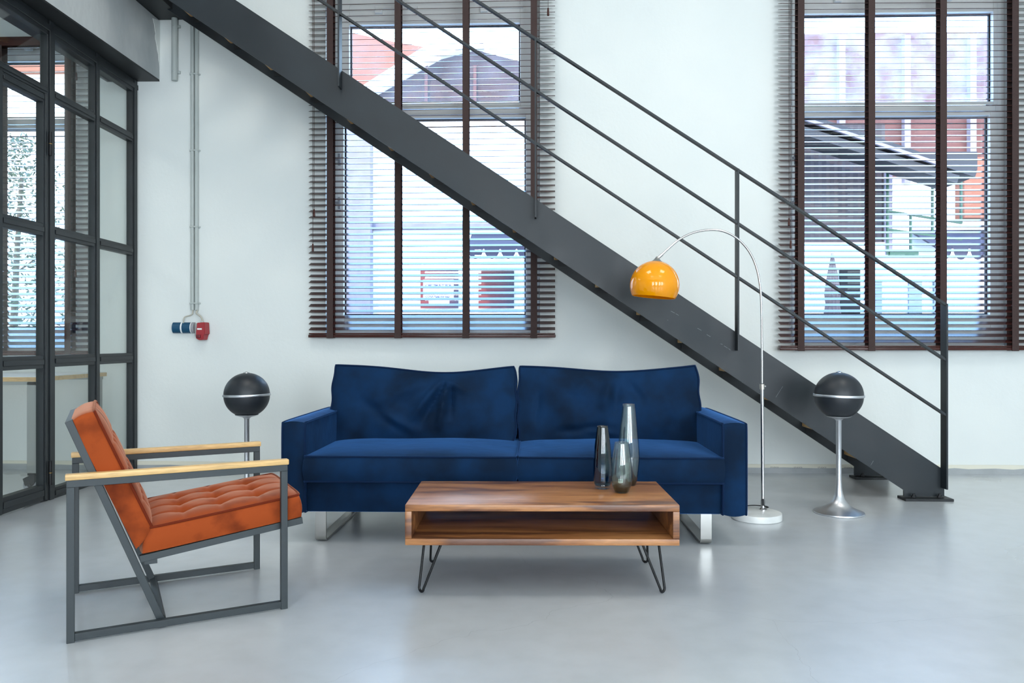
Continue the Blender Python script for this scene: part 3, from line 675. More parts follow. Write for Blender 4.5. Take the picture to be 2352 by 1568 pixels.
# arms: upright slabs with piped edges (built lying, inner/outer faces = cushion faces)
def arm(x0, x1):
    bm = NB(); h = ZA - ZS0; w = x1 - x0
    tl, bl_ = cushion(bm, h, SD, w, top=lambda u, v: 0.006 * dome(u, v), bottom=lambda u, v: 0.006 * dome(u, v), bulge=0.012, c=0.012, nu=16, nv=26)
    # local x (height) -> world z, local y -> world y, local z (width) -> world -x
    M = Matrix.Translation(Vector((x1, SY0 + SD / 2, (ZA + ZS0) / 2)) - SC) @ Matrix(((0, 0, -1, 0), (0, 1, 0, 0), (1, 0, 0, 0), (0, 0, 0, 1)))
    xform(bm, M); o = obj('armrest', bm, M_navy, sofa, smooth=True, auto=55); piping('piping', (tl, bl_), 0.006, M_navydk, o, M)
arm(SX0, SX0 + AW); arm(SX1 - AW, SX1)
bm = NB(); box(bm, (SX0 + AW, SY0 + 0.02, ZS0), (SX1 - AW, SY0 + SD - 0.1, 0.335), bevel=0.012); obj('base', bm, M_navy, sofa, smooth=True, auto=40, world=True)
bm = NB(); box(bm, (SX0 + AW, SY0 + SD - 0.17, ZS0), (SX1 - AW, SY0 + SD, 0.66), bevel=0.02); obj('back_frame', bm, M_navy, sofa, smooth=True, auto=40, world=True)
XM = -0.098
for x0, x1, ph in ((SX0 + AW - 0.004, XM, 0.0), (XM + 0.004, SX1 - AW + 0.004, 1.3)):
    def ex(u, v, ph=ph): return 0.022 * dome(u, v) + 0.004 * math.sin(5 * u + ph) * (1 - v * v) * (1 - u * u)
    flat_cushion('seat_cushion', x0, x1, SY0 - 0.022, SY0 + 0.80, 0.336, 0.468, 0.012, 0.02, c=0.01, nu=40, nv=20, extra=ex)
# back cushions: soft, sagging in the middle, with creases
def back_cushion(x0, x1, zc, folds, seed, sag, sagc, tl_up, tr_up):
    w = x1 - x0; h = 0.475; th = 0.17; bm = NB(); random.seed(seed)
    def front(u, v):
        e = 0.055 * (1 - abs(u) ** 3.0) * (1 - abs(v) ** 2.6)
        x, y = u * w / 2, v * h / 2
        f = 0.0
        for (ax, ay, bx, by, amp, wd) in folds:
            A = Vector((ax, ay)); B = Vector((bx, by)); P = Vector((x, y)); AB = B - A; t = max(0, min(1, (P - A).dot(AB) / AB.length_squared))
            d = (P - A - AB * t).length; f += amp * math.sin(math.pi * min(1, t * 0.9 + 0.1)) * math.exp(-(d / wd) ** 2)
        f += 0.003 * math.sin(23 * x + 9 * y + seed) * (1 - abs(v)) + 0.0025 * math.sin(41 * x - 17 * y) * max(0, -v)
        return e + 1.9 * f * (1 - abs(u) ** 6) * (1 - abs(v) ** 6)
    def back(u, v): return 0.03 * dome(u, v)
    def deform(co):
        u = co.x / (w / 2); v = co.y / (h / 2); k = max(0, (v + 1) / 2) ** 2
        co.y -= sag * k * math.exp(-((u - sagc) / 0.62) ** 2)
        co.y += k * (tl_up * max(0, -u) ** 6 + tr_up * max(0, u) ** 6)
        co.x += 0.012 * (1 - v * v) * u * 0.6 + (0.004 * math.sin(9 * v + seed)) * abs(u) ** 4
        return co
    tl, bl_ = cushion(bm, w, h, th, top=front, bottom=back, bulge=0.006, c=0.012, nu=84, nv=48, deform=deform)
    lean = math.radians(13)
    # local x->world x, local y->up, local z->towards viewer, leaning back
    M = Matrix.Translation(Vector(((x0 + x1) / 2, 4.93, zc)) - SC) @ Matrix.Rotation(math.pi / 2 - lean, 4, 'X')
    xform(bm, M); o = obj('back_cushion', bm, M_navy, sofa, smooth=True, auto=60); piping('piping', (tl, bl_), 0.0065, M_navydk, o, M)
fl = [(0.14, 0.19, -0.10, -0.16, 0.020, 0.030), (0.15, 0.19, -0.02, -0.17, -0.016, 0.022), (0.16, 0.18, 0.10, -0.18, 0.022, 0.024), (0.17, 0.18, 0.17, -0.12, -0.014, 0.02),
      (0.12, 0.19, 0.30, 0.06, 0.014, 0.03), (0.05, 0.17, -0.30, -0.02, 0.012, 0.04), (-0.36, 0.0, -0.1, -0.19, -0.014, 0.03), (-0.30, -0.05, 0.0, -0.2, 0.014, 0.028)]
back_cushion(-1.262, -0.128, 0.660, fl, 1, 0.048, 0.22, 0.006, 0.006)
fr = [(0.02, 0.20, -0.05, -0.05, 0.014, 0.03), (0.10, 0.19, 0.22, -0.02, -0.012, 0.03), (-0.1, 0.20, -0.22, 0.05, 0.010, 0.035), (-0.30, -0.17, 0.0, -0.14, -0.016, 0.022),
      (-0.2, -0.15, 0.1, -0.2, 0.012, 0.02), (0.32, 0.05, 0.45, -0.15, 0.010, 0.03), (0.06, 0.15, 0.02, -0.12, -0.010, 0.025), (-0.42, 0.1, -0.45, -0.15, -0.01, 0.02)]
back_cushion(-0.100, 1.00, 0.655, fr, 2, 0.034, 0.1, 0.004, 0.014)
for lx in (-1.158, 0.905):
    bm = NB(); w = 0.058; path = []
    y0, y1 = SY0 + 0.035, SY0 + SD - 0.12; zt_ = ZS0 + 0.005; r = 0.03
    pts2 = [(y0, zt_)] + [(y0 + r - r * math.cos(t), 0.003 + r - r * math.sin(t)) for t in [i * math.pi / 10 for i in range(0, 6)]] + [(y1 - r + r * math.sin(t), 0.003 + r - r * math.cos(t)) for t in [i * math.pi / 10 for i in range(0, 6)]] + [(y1, zt_)]
    t_ = 0.011; inner = []
    cyy, czz = (y0 + y1) / 2, 0.2
    rows = []
    for i, (yy, zz) in enumerate(pts2):
        a = Vector(pts2[max(0, i - 1)]); b_ = Vector(pts2[min(len(pts2) - 1, i + 1)]); tn = (b_ - a).normalized(); nn = Vector((-tn.y, tn.x))
        q0 = Vector((yy, zz)); q1 = q0 + nn * t_
        rows.append([bm.verts.new((lx - w / 2, q0.x, q0.y)), bm.verts.new((lx + w / 2, q0.x, q0.y)), bm.verts.new((lx + w / 2, q1.x, q1.y)), bm.verts.new((lx - w / 2, q1.x, q1.y))])
    for i in range(len(rows) - 1):
        for k in range(4): bm.faces.new((rows[i][k], rows[i][(k + 1) % 4], rows[i + 1][(k + 1) % 4], rows[i + 1][k]))
    bm.faces.new(rows[0]); bm.faces.new(rows[-1][::-1])
    obj('sled_leg', bm, M_brush, sofa, smooth=True, auto=35, world=True)

# ------------------------------------------------------------------ coffee table
TA = 0.0243; TL_, TW_ = 1.162, 0.553; TT, TB = 0.389, 0.217
ctab = empty('coffee_table', (0.0213, 3.538, 0), TA); tag(ctab, 'low wooden coffee table with open shelf and black hairpin legs', 'table')
bm = NB(); box(bm, (-TL_ / 2, -TW_ / 2, TT - 0.028), (TL_ / 2, TW_ / 2, TT), bevel=0.0035); obj('table_top', bm, M_table, ctab, smooth=True, auto=30)
bm = NB(); box(bm, (-TL_ / 2, -TW_ / 2, TB), (TL_ / 2, TW_ / 2, TB + 0.028), bevel=0.0035); obj('shelf_board', bm, M_table, ctab, smooth=True, auto=30)
for s_ in (-1, 1):
    x0 = s_ * TL_ / 2; x1 = s_ * (TL_ / 2 - 0.028)
    bm = NB(); box(bm, (min(x0, x1), -TW_ / 2 + 0.001, TB + 0.0285), (max(x0, x1), TW_ / 2 - 0.001, TT - 0.0285), bevel=0.002); obj('side_panel', bm, wood_side if False else M_table, ctab, smooth=True, auto=30)
for s_ in (-1, 1):
    for t_ in (-1, 1):
        fx, fy = s_ * 0.518, t_ * 0.225
        A = Vector((fx - s_ * 0.005, fy - t_ * 0.082, TB)); B = Vector((fx - s_ * 0.088, fy - t_ * 0.010, TB)); Ft = Vector((fx, fy, 0.0))
        dA = (A - Ft); dB = (B - Ft); side = (B - A); side.z = 0; side.normalize(); r = 0.014
        c0 = Ft + Vector((0, 0, 0.006 + r)); pth = [A]
        for k in range(0, 9):
            ang = math.pi * k / 8; pth.append(c0 + side * (-r * math.cos(ang)) + Vector((0, 0, -r * math.sin(ang))))
        pth.append(B); bm = NB(); tube(bm, pth, 0.0056, 10)
        lg = obj('hairpin_leg', bm, M_blackpl, ctab, smooth=True, auto=60)
        bm = NB(); prism(bm, [(A.x, A.y + t_ * -0.01), (B.x - s_ * 0.01, B.y), (fx, fy)], TB - 0.004, TB, 'Z'); obj('mounting_plate', bm, M_blackpl, lg)

# ------------------------------------------------------------------ glass vases
def vase_mat(name, ctop, cbot, zmid, zspan, dens=1.0):
    m = bpy.data.materials.new(name); m.use_nodes = True; t = m.node_tree; t.nodes.clear()
    out = t.nodes.new('ShaderNodeOutputMaterial'); tr = t.nodes.new('ShaderNodeBsdfTransparent'); gl = t.nodes.new('ShaderNodeBsdfGlossy'); gl.inputs['Roughness'].default_value = 0.02
    tc = t.nodes.new('ShaderNodeTexCoord'); sp = t.nodes.new('ShaderNodeSeparateXYZ'); t.links.new(tc.outputs['Object'], sp.inputs[0])
    mr = t.nodes.new('ShaderNodeMapRange'); mr.inputs['From Min'].default_value = zmid - zspan; mr.inputs['From Max'].default_value = zmid + zspan; t.links.new(sp.outputs['Z'], mr.inputs[0])
    rp = t.nodes.new('ShaderNodeValToRGB'); rp.color_ramp.elements[0].color = cbot; rp.color_ramp.elements[1].color = ctop; t.links.new(mr.outputs[0], rp.inputs[0])
    t.links.new(rp.outputs[0], tr.inputs[0])
    mx = t.nodes.new('ShaderNodeMixShader'); t.links.new(schlick(t, 0.09), mx.inputs[0]); t.links.new(tr.outputs[0], mx.inputs[1]); t.links.new(gl.outputs[0], mx.inputs[2]); t.links.new(mx.outputs[0], out.inputs[0])
    return m
def vase(name, loc, prof, wall, mt, base_mat, label, base_prof=None):
    root = empty(name, loc); tag(root, label, 'vase', 'smoky glass vases on the coffee table')
    pr = smooth_path([(r, 0, z) for r, z in prof], 6); pr = [(p.x, p.z) for p in pr]
    inner = [(max(0.004, r - wall), z) for r, z in pr if z > prof[0][1] + 0.012]
    rim = pr[-1]
    full = pr + [(rim[0] - wall * 0.5, rim[1] + 0.0012)] + inner[::-1]
    bm = NB(); lathe(bm, full, 48); obj('glass_body', bm, mt, root, smooth=True)
    if base_prof: bm = NB(); lathe(bm, base_prof, 48); obj('glass_foot', bm, base_mat, root, smooth=True, auto=50)
    return root
M_vblue = vase_mat('blue_smoked_glass', (0.26, 0.33, 0.37, 1), (0.22, 0.56, 0.72, 1), 0.13, 0.08)
M_vgrey = vase_mat('grey_smoked_glass', (0.88, 0.93, 0.92, 1), (0.66, 0.71, 0.66, 1), 0.05, 0.05)
M_vtall = vase_mat('tall_smoked_glass', (0.86, 0.92, 0.91, 1), (0.68, 0.73, 0.69, 1), 0.08, 0.06)
M_vclear = glass_thin('clear_thick_glass', (0.92, 0.96, 0.98, 1)); M_vdark = vase_mat('dark_glass_foot', (0.42, 0.46, 0.44, 1), (0.3, 0.34, 0.33, 1), 0.01, 0.01)
zt_ = TT + 0.001
v1 = onZ(1384, 1121, zt_); v2 = onZ(1428, 1130, zt_); v3 = onZ(1444, 1113, zt_)
vase('glass_vase', v1, [(0.034, 0.014), (0.0405, 0.03), (0.0445, 0.075), (0.0435, 0.125), (0.0385, 0.19), (0.031, 0.25), (0.0255, 0.292)], 0.0035, M_vblue, M_vclear, 'dark blue smoked glass vase with clear foot, leftmost of three',
     [(0.030, 0.0), (0.036, 0.004), (0.038, 0.02), (0.034, 0.026), (0.02, 0.02)])
vase('glass_vase', v2, [(0.027, 0.0), (0.034, 0.008), (0.0445, 0.035), (0.0485, 0.068), (0.0475, 0.10), (0.043, 0.15), (0.036, 0.20), (0.0315, 0.228)], 0.003, M_vgrey, M_vdark, 'small pear-shaped grey smoked glass vase in front of the others',
     [(0.024, 0.0025), (0.031, 0.008), (0.040, 0.030), (0.030, 0.034), (0.004, 0.02)])
vase('glass_vase', v3, [(0.030, 0.0), (0.036, 0.008), (0.045, 0.05), (0.0525, 0.12), (0.0515, 0.165), (0.046, 0.24), (0.037, 0.32), (0.029, 0.388)], 0.003, M_vtall, M_vdark, 'tallest smoky grey glass vase, at the back of the three',
     [(0.026, 0.0025), (0.033, 0.008), (0.037, 0.024), (0.02, 0.026), (0.004, 0.018)])

# ------------------------------------------------------------------ armchair
AC = empty('armchair', (-1.498, 3.173, 0), 0.5204); tag(AC, 'rust orange tufted velvet armchair with dark steel frame and oak armrests', 'armchair')
L2, W2_ = 0.776 / 2, 0.643 / 2; AH = 0.604; tb = 0.026
for s_ in (-1, 1):
    y = s_ * (W2_ - tb / 2)
    bm = NB(); box(bm, (-L2, y - tb / 2, 0), (-L2 + tb, y + tb / 2, AH - 0.021 - tb), bevel=0.0015); obj('leg', bm, M_chairfr, AC)
    bm = NB(); box(bm, (L2 - tb, y - tb / 2, 0), (L2, y + tb / 2, AH - 0.021 - tb), bevel=0.0015); obj('leg', bm, M_chairfr, AC)
    bm = NB(); box(bm, (-L2, y - tb / 2, AH - 0.021 - tb), (L2, y + tb / 2, AH - 0.021), bevel=0.0015); obj('arm_rail', bm, M_chairfr, AC)
    bm = NB(); box(bm, (-L2 + tb, y - tb / 2, 0.006), (L2 - tb, y + tb / 2, 0.006 + tb), bevel=0.0015); obj('floor_rail', bm, M_chairfr, AC)
    bm = NB(); box(bm, (-L2 - 0.004, y - 0.019, AH - 0.021), (L2 + 0.004, y + 0.019, AH), bevel=0.003); obj('armrest', bm, M_oak, AC, smooth=True, auto=30)
VF = 0.2765
B0, B1 = Vector((-0.073, 0, 0.012)), Vector((-0.382, 0, 0.792)); S0, S1 = Vector((-0.15, 0, 0.262)), Vector((0.455, 0, 0.343))
upB = Vector((0.93, 0, 0.37)); upS = Vector((-0.13, 0, 0.99))
for s_ in (-1, 1):
    o_ = Vector((0, s_ * VF, 0))
    bm = NB(); bar(bm, B0 + o_, B1 + o_, tb, tb, upB, 0.0015); obj('back_tube', bm, M_chairfr, AC)
    bm = NB(); bar(bm, S0 + o_, S1 + o_, tb, tb, upS, 0.0015); obj('seat_tube', bm, M_chairfr, AC)
    bm = NB(); box(bm, (-0.135, s_ * VF - 0.012, 0.240), (-0.09, s_ * VF + 0.012, 0.258), bevel=0.001); obj('seat_bracket', bm, M_chairfr, AC)
bd = (B1 - B0).normalized()
for P in (B0 + Vector((0, 0, 0.008)), B1 - bd * 0.013):
    bm = NB(); bar(bm, P + Vector((0, -VF, 0)), P + Vector((0, VF, 0)), tb, tb, upB, 0.0015); obj('cross_tube', bm, M_chairfr, AC)
for P in (S0 + Vector((0.02, 0, 0.003)), S1 - Vector((0.02, 0, 0.003))):
    bm = NB(); bar(bm, P + Vector((0, -VF, 0)), P + Vector((0, VF, 0)), tb * 0.9, tb * 0.9, upS, 0.0015); obj('cross_tube', bm, M_chairfr, AC)
def tuft(cols, rows, dep, dm):
    def fn(u, v):
        z = dm * (1 - abs(u) ** 5) * (1 - abs(v) ** 5)
        x, y = u * 0.29, v * 0.28
        for cu in cols:
            for rv in rows:
                d2 = ((x - cu * 0.29) ** 2 + (y - rv * 0.28) ** 2); z -= dep * (0.55 * math.exp(-d2 / 0.032 ** 2) + 0.45 * math.exp(-d2 / 0.075 ** 2))
        for cu in cols: z -= 0.0045 * math.exp(-((x - cu * 0.29) / 0.011) ** 2) * (1 - abs(v) ** 10)
        for rv in rows: z -= 0.0045 * math.exp(-((y - rv * 0.28) / 0.011) ** 2) * (1 - abs(u) ** 10)
        return z
    return fn
def tufted(name, L, Wd, T, M, shear, rows=(-0.5, 0, 0.5), cols=(-0.45, 0.02, 0.5)):
    bm = NB(); fn = tuft(cols, rows, 0.026, 0.028)
    def deform(co):
        u = co.x / (L / 2)
        if u < 0: co.x += shear * max(0, co.z) * (-u) ** 3
        return co
    tl, bl_ = cushion(bm, L, Wd, T, top=fn, bulge=0.008, c=0.025, nu=100, nv=90, ns=6, deform=deform)
    xform(bm, M); o = obj(name, bm, M_rust, AC, smooth=True, auto=60); piping('piping', (tl,), 0.0055, M_rustdk, o, M)
    for cu in cols:
        for rv in rows:
            bm = NB(); uu = cu; z = T + fn(cu, rv) - 0.001
            lathe(bm, [(0.0105, -0.003), (0.010, 0.002), (0.006, 0.0045), (0.001, 0.005)], 14, M @ Matrix.Translation((cu * L / 2, rv * Wd / 2, z))); obj('button', bm, M_rustdk, o, smooth=True)
CW = 0.578
ang = math.radians(7.4); sl = 0.612
Mx = Matrix.Translation((-0.148, 0, 0.280)) @ Matrix.Rotation(-ang, 4, 'Y') @ Matrix.Translation((sl / 2, 0, 0))
tufted('seat_cushion', sl, CW, 0.092, Mx, 0.38)
sb = 0.545; xa = Vector((-0.214, 0, 0.498)).normalized(); za = Vector((xa.z, 0, -xa.x))
Mr = Matrix((xa, Vector((0, 1, 0)), za)).transposed()
Mb = Matrix.Translation(Vector((-0.156, 0, 0.297)) + xa * (sb / 2) - za * 0.004) @ Mr.to_4x4()
tufted('back_cushion', sb, CW, 0.080, Mb, 0.62)

# ------------------------------------------------------------------ arc floor lamp
LB = onZ(1738, 1190); LB.y = 4.742; LB.x = onY(1738, 1190, 4.742).x
lamp = empty('arc_floor_lamp', LB); tag(lamp, 'chrome arc floor lamp with glossy orange dome shade and marble foot', 'lamp')
bm = NB(); lathe(bm, [(0.143, 0.0), (0.148, 0.003), (0.148, 0.034), (0.146, 0.040), (0.14, 0.0425)], 64); obj('marble_foot', bm, M_marble, lamp, smooth=True, auto=30)
YLP = 4.80
pb = onY(1752.5, 1172, YLP); pb.z = 0.0425
bm = NB(); lathe(bm, [(0.024, 0), (0.024, 0.006), (0.014, 0.012), (0.013, 0.06)], 24, Matrix.Translation(pb)); obj('pole_flange', bm, M_chrome, lamp, smooth=True, auto=40, world=True)
ct = onY(1750.5, 887, YLP)
bm = NB(); tube(bm, [pb, Vector((ct.x, YLP, ct.z - 0.015))], 0.0105, 18); obj('lower_pole', bm, M_chrome, lamp, smooth=True, auto=40, world=True)
bm = NB(); tube(bm, [(ct.x, YLP, ct.z - 0.018), (ct.x, YLP, ct.z + 0.014)], 0.0145, 18); cl = obj('clamp_collar', bm, mat('nickel', srgb(205, 200, 190), 0.25, 0.9), lamp, smooth=True, auto=40, world=True)
bm = NB(); tube(bm, [(ct.x + 0.012, YLP, ct.z), (ct.x + 0.022, YLP, ct.z)], 0.005, 10); obj('clamp_screw', bm, M_chrome, cl, world=True)
arc_px = [(1750.5, 880), (1750, 790), (1748.5, 700), (1745, 650), (1735, 607), (1717, 572), (1690, 545), (1658, 530), (1625, 528), (1590, 535), (1560, 550), (1535, 571), (1519, 586)]
arc = smooth_path([onY(x, y, YLP) for x, y in arc_px], 6)
bm = NB(); tube(bm, arc, 0.0066, 14); obj('arc_tube', bm, M_chrome, lamp, smooth=True, auto=40, world=True)
a, b_ = onY(1521, 584, YLP), onY(1506, 597, YLP)
bm = NB(); tube(bm, [a, b_], 0.0088, 14); obj('arc_end_sleeve', bm, M_chrome, lamp, smooth=True, auto=40, world=True)
sc_ = onY(1503.5, 655, YLP); R0 = 56.0 * YLP / F
tilt = Matrix.Rotation(math.radians(5.5), 4, 'Y')
MS = Matrix.Translation(sc_) @ tilt
M_shade = mat('glossy_orange_acrylic', srgb(255, 172, 0), 0.06, spec=0.5, coat=0.3, sss=0.0)
_t = M_shade.node_tree; b = _t.nodes['Principled BSDF']
_tl = _t.nodes.new('ShaderNodeBsdfTranslucent'); _tl.inputs[0].default_value = srgb(255, 205, 60); _mx = _t.nodes.new('ShaderNodeMixShader'); _mx.inputs[0].default_value = 0.3
_o = _t.nodes['Material Output']; _t.links.new(b.outputs[0], _mx.inputs[1]); _t.links.new(_tl.outputs[0], _mx.inputs[2]); _t.links.new(_mx.outputs[0], _o.inputs[0])
prof = []
th0, th1 = math.radians(12), math.radians(119)
for k in range(25): t = th0 + (th1 - th0) * k / 24; prof.append((R0 * math.sin(t), R0 * math.cos(t)))
inner = [(r * 0.975, z * 0.975) for r, z in prof]
bm = NB(); lathe(bm, prof + inner[::-1], 64, MS, cap0=False, cap1=False)
obj('shade', bm, M_shade, lamp, smooth=True, auto=50, world=True)
bm = NB(); zc = R0 * math.cos(th0); rc = R0 * math.sin(th0)
lathe(bm, [(rc + 0.010, zc - 0.006), (rc + 0.004, zc - 0.001), (rc * 0.72, zc + 0.008), (rc * 0.45, zc + 0.018), (0.009, zc + 0.027), (0.007, zc + 0.030)], 32, MS); obj('shade_cap', bm, M_brush, lamp, smooth=True, auto=50, world=True)
bm = NB(); tube(bm, [MS @ Vector((0, 0, zc + 0.022)), b_], 0.006, 10); obj('swivel', bm, M_chrome, lamp, smooth=True, world=True)
bm = NB(); lathe(bm, [(0.02, 0.06), (0.02, 0.02), (0.03, -0.01), (0.032, -0.03), (0.02, -0.055), (0.004, -0.062)], 20, MS); obj('bulb', bm, M_white, lamp, smooth=True, world=True)
c = onY(1752.5, 1150, YLP - .012)
bm = NB(); bar(bm, (c.x, c.y, c.z + 0.012), (c.x + 0.002, c.y, c.z - 0.028), 0.012, 0.012, (0, 1, 0), 0.002); obj('cable_exit', bm, M_blackpl, lamp, world=True)
bm = NB(); p5 = LB
tube(bm, smooth_path([(c.x + 0.002, c.y, c.z - 0.02), onY(1757, 1163, YLP - .01), (c.x + 0.03, YLP + 0.03, 0.05), (c.x + 0.052, YLP + 0.055, 0.047), (c.x + 0.03, YLP + 0.09, 0.047), (c.x - 0.06, YLP + 0.10, 0.046), (c.x - 0.17, YLP + 0.13, 0.012), (c.x - 0.4, YLP + 0.2, 0.005), (c.x - 0.9, YLP + 0.5, 0.005)], 8), 0.0033, 8)
obj('power_cord', bm, M_blackpl, lamp, smooth=True, world=True)

# ------------------------------------------------------------------ spherical speakers on tulip stands
def speaker(loc, zc, r, ringtilt, label):
    root = empty('globe_speaker', loc); tag(root, label, 'speaker', 'black globe speakers on tulip stands')
    bm = NB(); lathe(bm, [(0.149, 0.0), (0.152, 0.004), (0.151, 0.011), (0.14, 0.015), (0.11, 0.026), (0.08, 0.042), (0.055, 0.062), (0.036, 0.090), (0.024, 0.128), (0.0185, 0.17), (0.0165, 0.21)], 64); obj('tulip_foot', bm, M_alu, root, smooth=True, auto=40)
    bm = NB(); lathe(bm, [(0.0165, 0.20), (0.0165, zc - r - 0.014), (0.021, zc - r - 0.006), (0.030, zc - r + 0.000), (0.055, zc - r + 0.007), (0.074, zc - r + 0.0135), (0.0755, zc - r + 0.0165), (0.05, zc - r + 0.019)], 40); obj('stem', bm, M_alu, root, smooth=True, auto=40)
    T = Matrix.Translation((0, 0, zc)) @ Matrix.Rotation(ringtilt, 4, 'Y')
    for sgn, nm in ((1, 'grille_shell'), (-1, 'grille_shell')):
        bm = NB(); pr = [(r * math.cos(t), sgn * (0.004 + (r - 0.004) * math.sin(t))) for t in [math.pi / 2 * k / 20 for k in range(20)]] + [(0.002, sgn * r)]
        lathe(bm, pr, 64, T); obj(nm, bm, M_ball, root, smooth=True, auto=50)
    bm = NB(); lathe(bm, [(r - 0.01, -0.0075), (r + 0.005, -0.0075), (r + 0.006, -0.005), (r + 0.006, 0.005), (r + 0.005, 0.0075), (r - 0.01, 0.0075)], 64, T); obj('trim_ring', bm, M_alu, root, smooth=True, auto=40)
    bm = NB(); lathe(bm, [(0.019, r - 0.004), (0.019, r + 0.002), (0.01, r + 0.004), (0.007, r + 0.007), (0.002, r + 0.0075)], 24, T); obj('top_cap', bm, M_chrome, root, smooth=True, auto=40)
sp = onZ(1926.5, 1178); 
zc = CH - (906 - HZ) / F * 4.93
speaker((sp.x, sp.y, 0), zc, 0.1455, math.radians(1.2), 'black globe speaker on aluminium tulip stand right of the arc lamp')
sl_ = onY(567, 908, 5.02)
speaker((sl_.x, 5.02, 0), sl_.z + 0.004, 0.1455, math.radians(-1.2), 'black globe speaker on aluminium stand behind the orange armchair')

# ------------------------------------------------------------------ outside: yard and neighbouring buildings
M_ground = mat('pale_paving', srgb(150, 148, 144), 0.9)
M_fwhite = mat('white_render', srgb(236, 234, 232), 0.9)
M_flilac = mat('pale_pillar_render', srgb(126, 116, 126), 0.9, var=srgb(116, 106, 116), scale=4)
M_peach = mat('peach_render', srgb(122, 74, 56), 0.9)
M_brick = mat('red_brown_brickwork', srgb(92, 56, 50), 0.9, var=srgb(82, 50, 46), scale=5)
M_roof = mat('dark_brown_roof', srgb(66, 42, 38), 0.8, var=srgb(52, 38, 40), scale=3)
M_shed = mat('brown_corrugated_sheet', srgb(54, 40, 40), 0.7, var=srgb(50, 42, 47), scale=2)
M_canopy = mat('dark_canopy', srgb(38, 36, 40), 0.7)
M_green = mat('green_posts', srgb(12, 58, 38), 0.5)
M_awn = mat('dark_awning', srgb(40, 36, 52), 0.8)
M_awnb = mat('awning_piping', srgb(208, 186, 178), 0.8)
M_par = mat('taupe_canvas', srgb(76, 64, 66), 0.9)
M_dkglass = mat('dark_window_pane', srgb(24, 20, 24), 0.6, spec=0.2)
M_fgrey = mat('grey_door', srgb(100, 112, 128), 0.4)
M_leaf = mat('olive_leaf', srgb(74, 86, 60), 0.6, var=srgb(54, 70, 54), scale=9)
M_bark = mat('bark', srgb(92, 78, 66), 0.9)
bm = NB(); box(bm, (-30, D + WT, -0.3), (30, 40, -0.12)); struct(obj('ground', bm, M_ground), 'pale paved yard outside the windows', 'ground')
YF = 13.5
def prect(bm, x0, y0, x1, y1, Y, th):
    a = onY(x0, y1, Y); b_ = onY(x1, y0, Y); box(bm, (a.x, Y, a.z), (b_.x, Y + th, b_.z))
bld = empty('neighbour_building', (0, YF, -0.12)); tag(bld, 'white rendered neighbouring building with peach gable outside the left window', 'building')
gl_ = onY(1000, 1000, YF).z
bm = NB(); a = onY(300, 262, YF); b_ = onY(1700, 262, YF); box(bm, (a.x, YF, -0.12), (b_.x, YF + 0.4, a.z)); obj('facade', bm, M_fwhite, bld, world=True)
bm = NB(); prect(bm, 770, 262, 850, 900, YF - 0.25, 0.25); obj('pillar', bm, M_flilac, bld, world=True)
bm = NB(); prect(bm, 850, 511, 1300, 527, YF - 0.08, 0.1); obj('string_course', bm, M_flilac, bld, world=True)
P2 = lambda x, y, Y: (onY(x, y, Y).x, onY(x, y, Y).z)
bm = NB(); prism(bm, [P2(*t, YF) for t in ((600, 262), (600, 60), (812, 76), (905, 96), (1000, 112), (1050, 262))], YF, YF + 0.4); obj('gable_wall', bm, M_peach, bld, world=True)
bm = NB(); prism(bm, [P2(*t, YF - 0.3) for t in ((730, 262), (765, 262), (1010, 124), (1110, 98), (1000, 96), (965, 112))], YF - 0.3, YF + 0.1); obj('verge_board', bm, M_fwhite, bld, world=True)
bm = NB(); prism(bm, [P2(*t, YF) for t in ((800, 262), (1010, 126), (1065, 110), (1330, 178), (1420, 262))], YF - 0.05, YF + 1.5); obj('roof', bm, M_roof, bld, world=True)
for x in (978, 1090):
    bm = NB(); prect(bm, x - 3, 150, x + 4, 262, YF - 0.12, 0.06); obj('roof_post', bm, M_brick, bld, world=True)
# right-hand building
bld2 = empty('brick_building', (8, YF + 0.5, -0.12)); tag(bld2, 'reddish brick building with pale pilasters outside the right window', 'building')
Y2 = YF + 0.6
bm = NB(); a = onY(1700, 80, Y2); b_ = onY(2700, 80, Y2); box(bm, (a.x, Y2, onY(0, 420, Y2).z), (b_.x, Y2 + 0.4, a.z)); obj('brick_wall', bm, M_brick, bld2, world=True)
bm = NB(); box(bm, (a.x, Y2, -0.12), (b_.x, Y2 + 0.4, onY(0, 420, Y2).z)); obj('ground_floor_wall', bm, M_fwhite, bld2, world=True)
for x in (1934, 2084, 2235):
    bm = NB(); prect(bm, x - 6, 80, x + 8, 420, Y2 - 0.12, 0.12); obj('pilaster', bm, M_flilac, bld2, world=True)
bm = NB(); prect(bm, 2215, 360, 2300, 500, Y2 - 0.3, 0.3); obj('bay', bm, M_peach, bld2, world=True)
# ground-floor openings
bm = NB(); prect(bm, 1930, 618, 1976, 720, Y2 - 0.06, 0.05); obj('shop_window', bm, M_dkglass, bld2, world=True)
for x0, x1 in ((1992, 2026), (2088, 2118), (2146, 2172)):
    bm = NB(); prect(bm, x0, 645, x1, 790, Y2 - 0.06, 0.05); obj('door_panel', bm, M_fgrey, bld2, world=True)
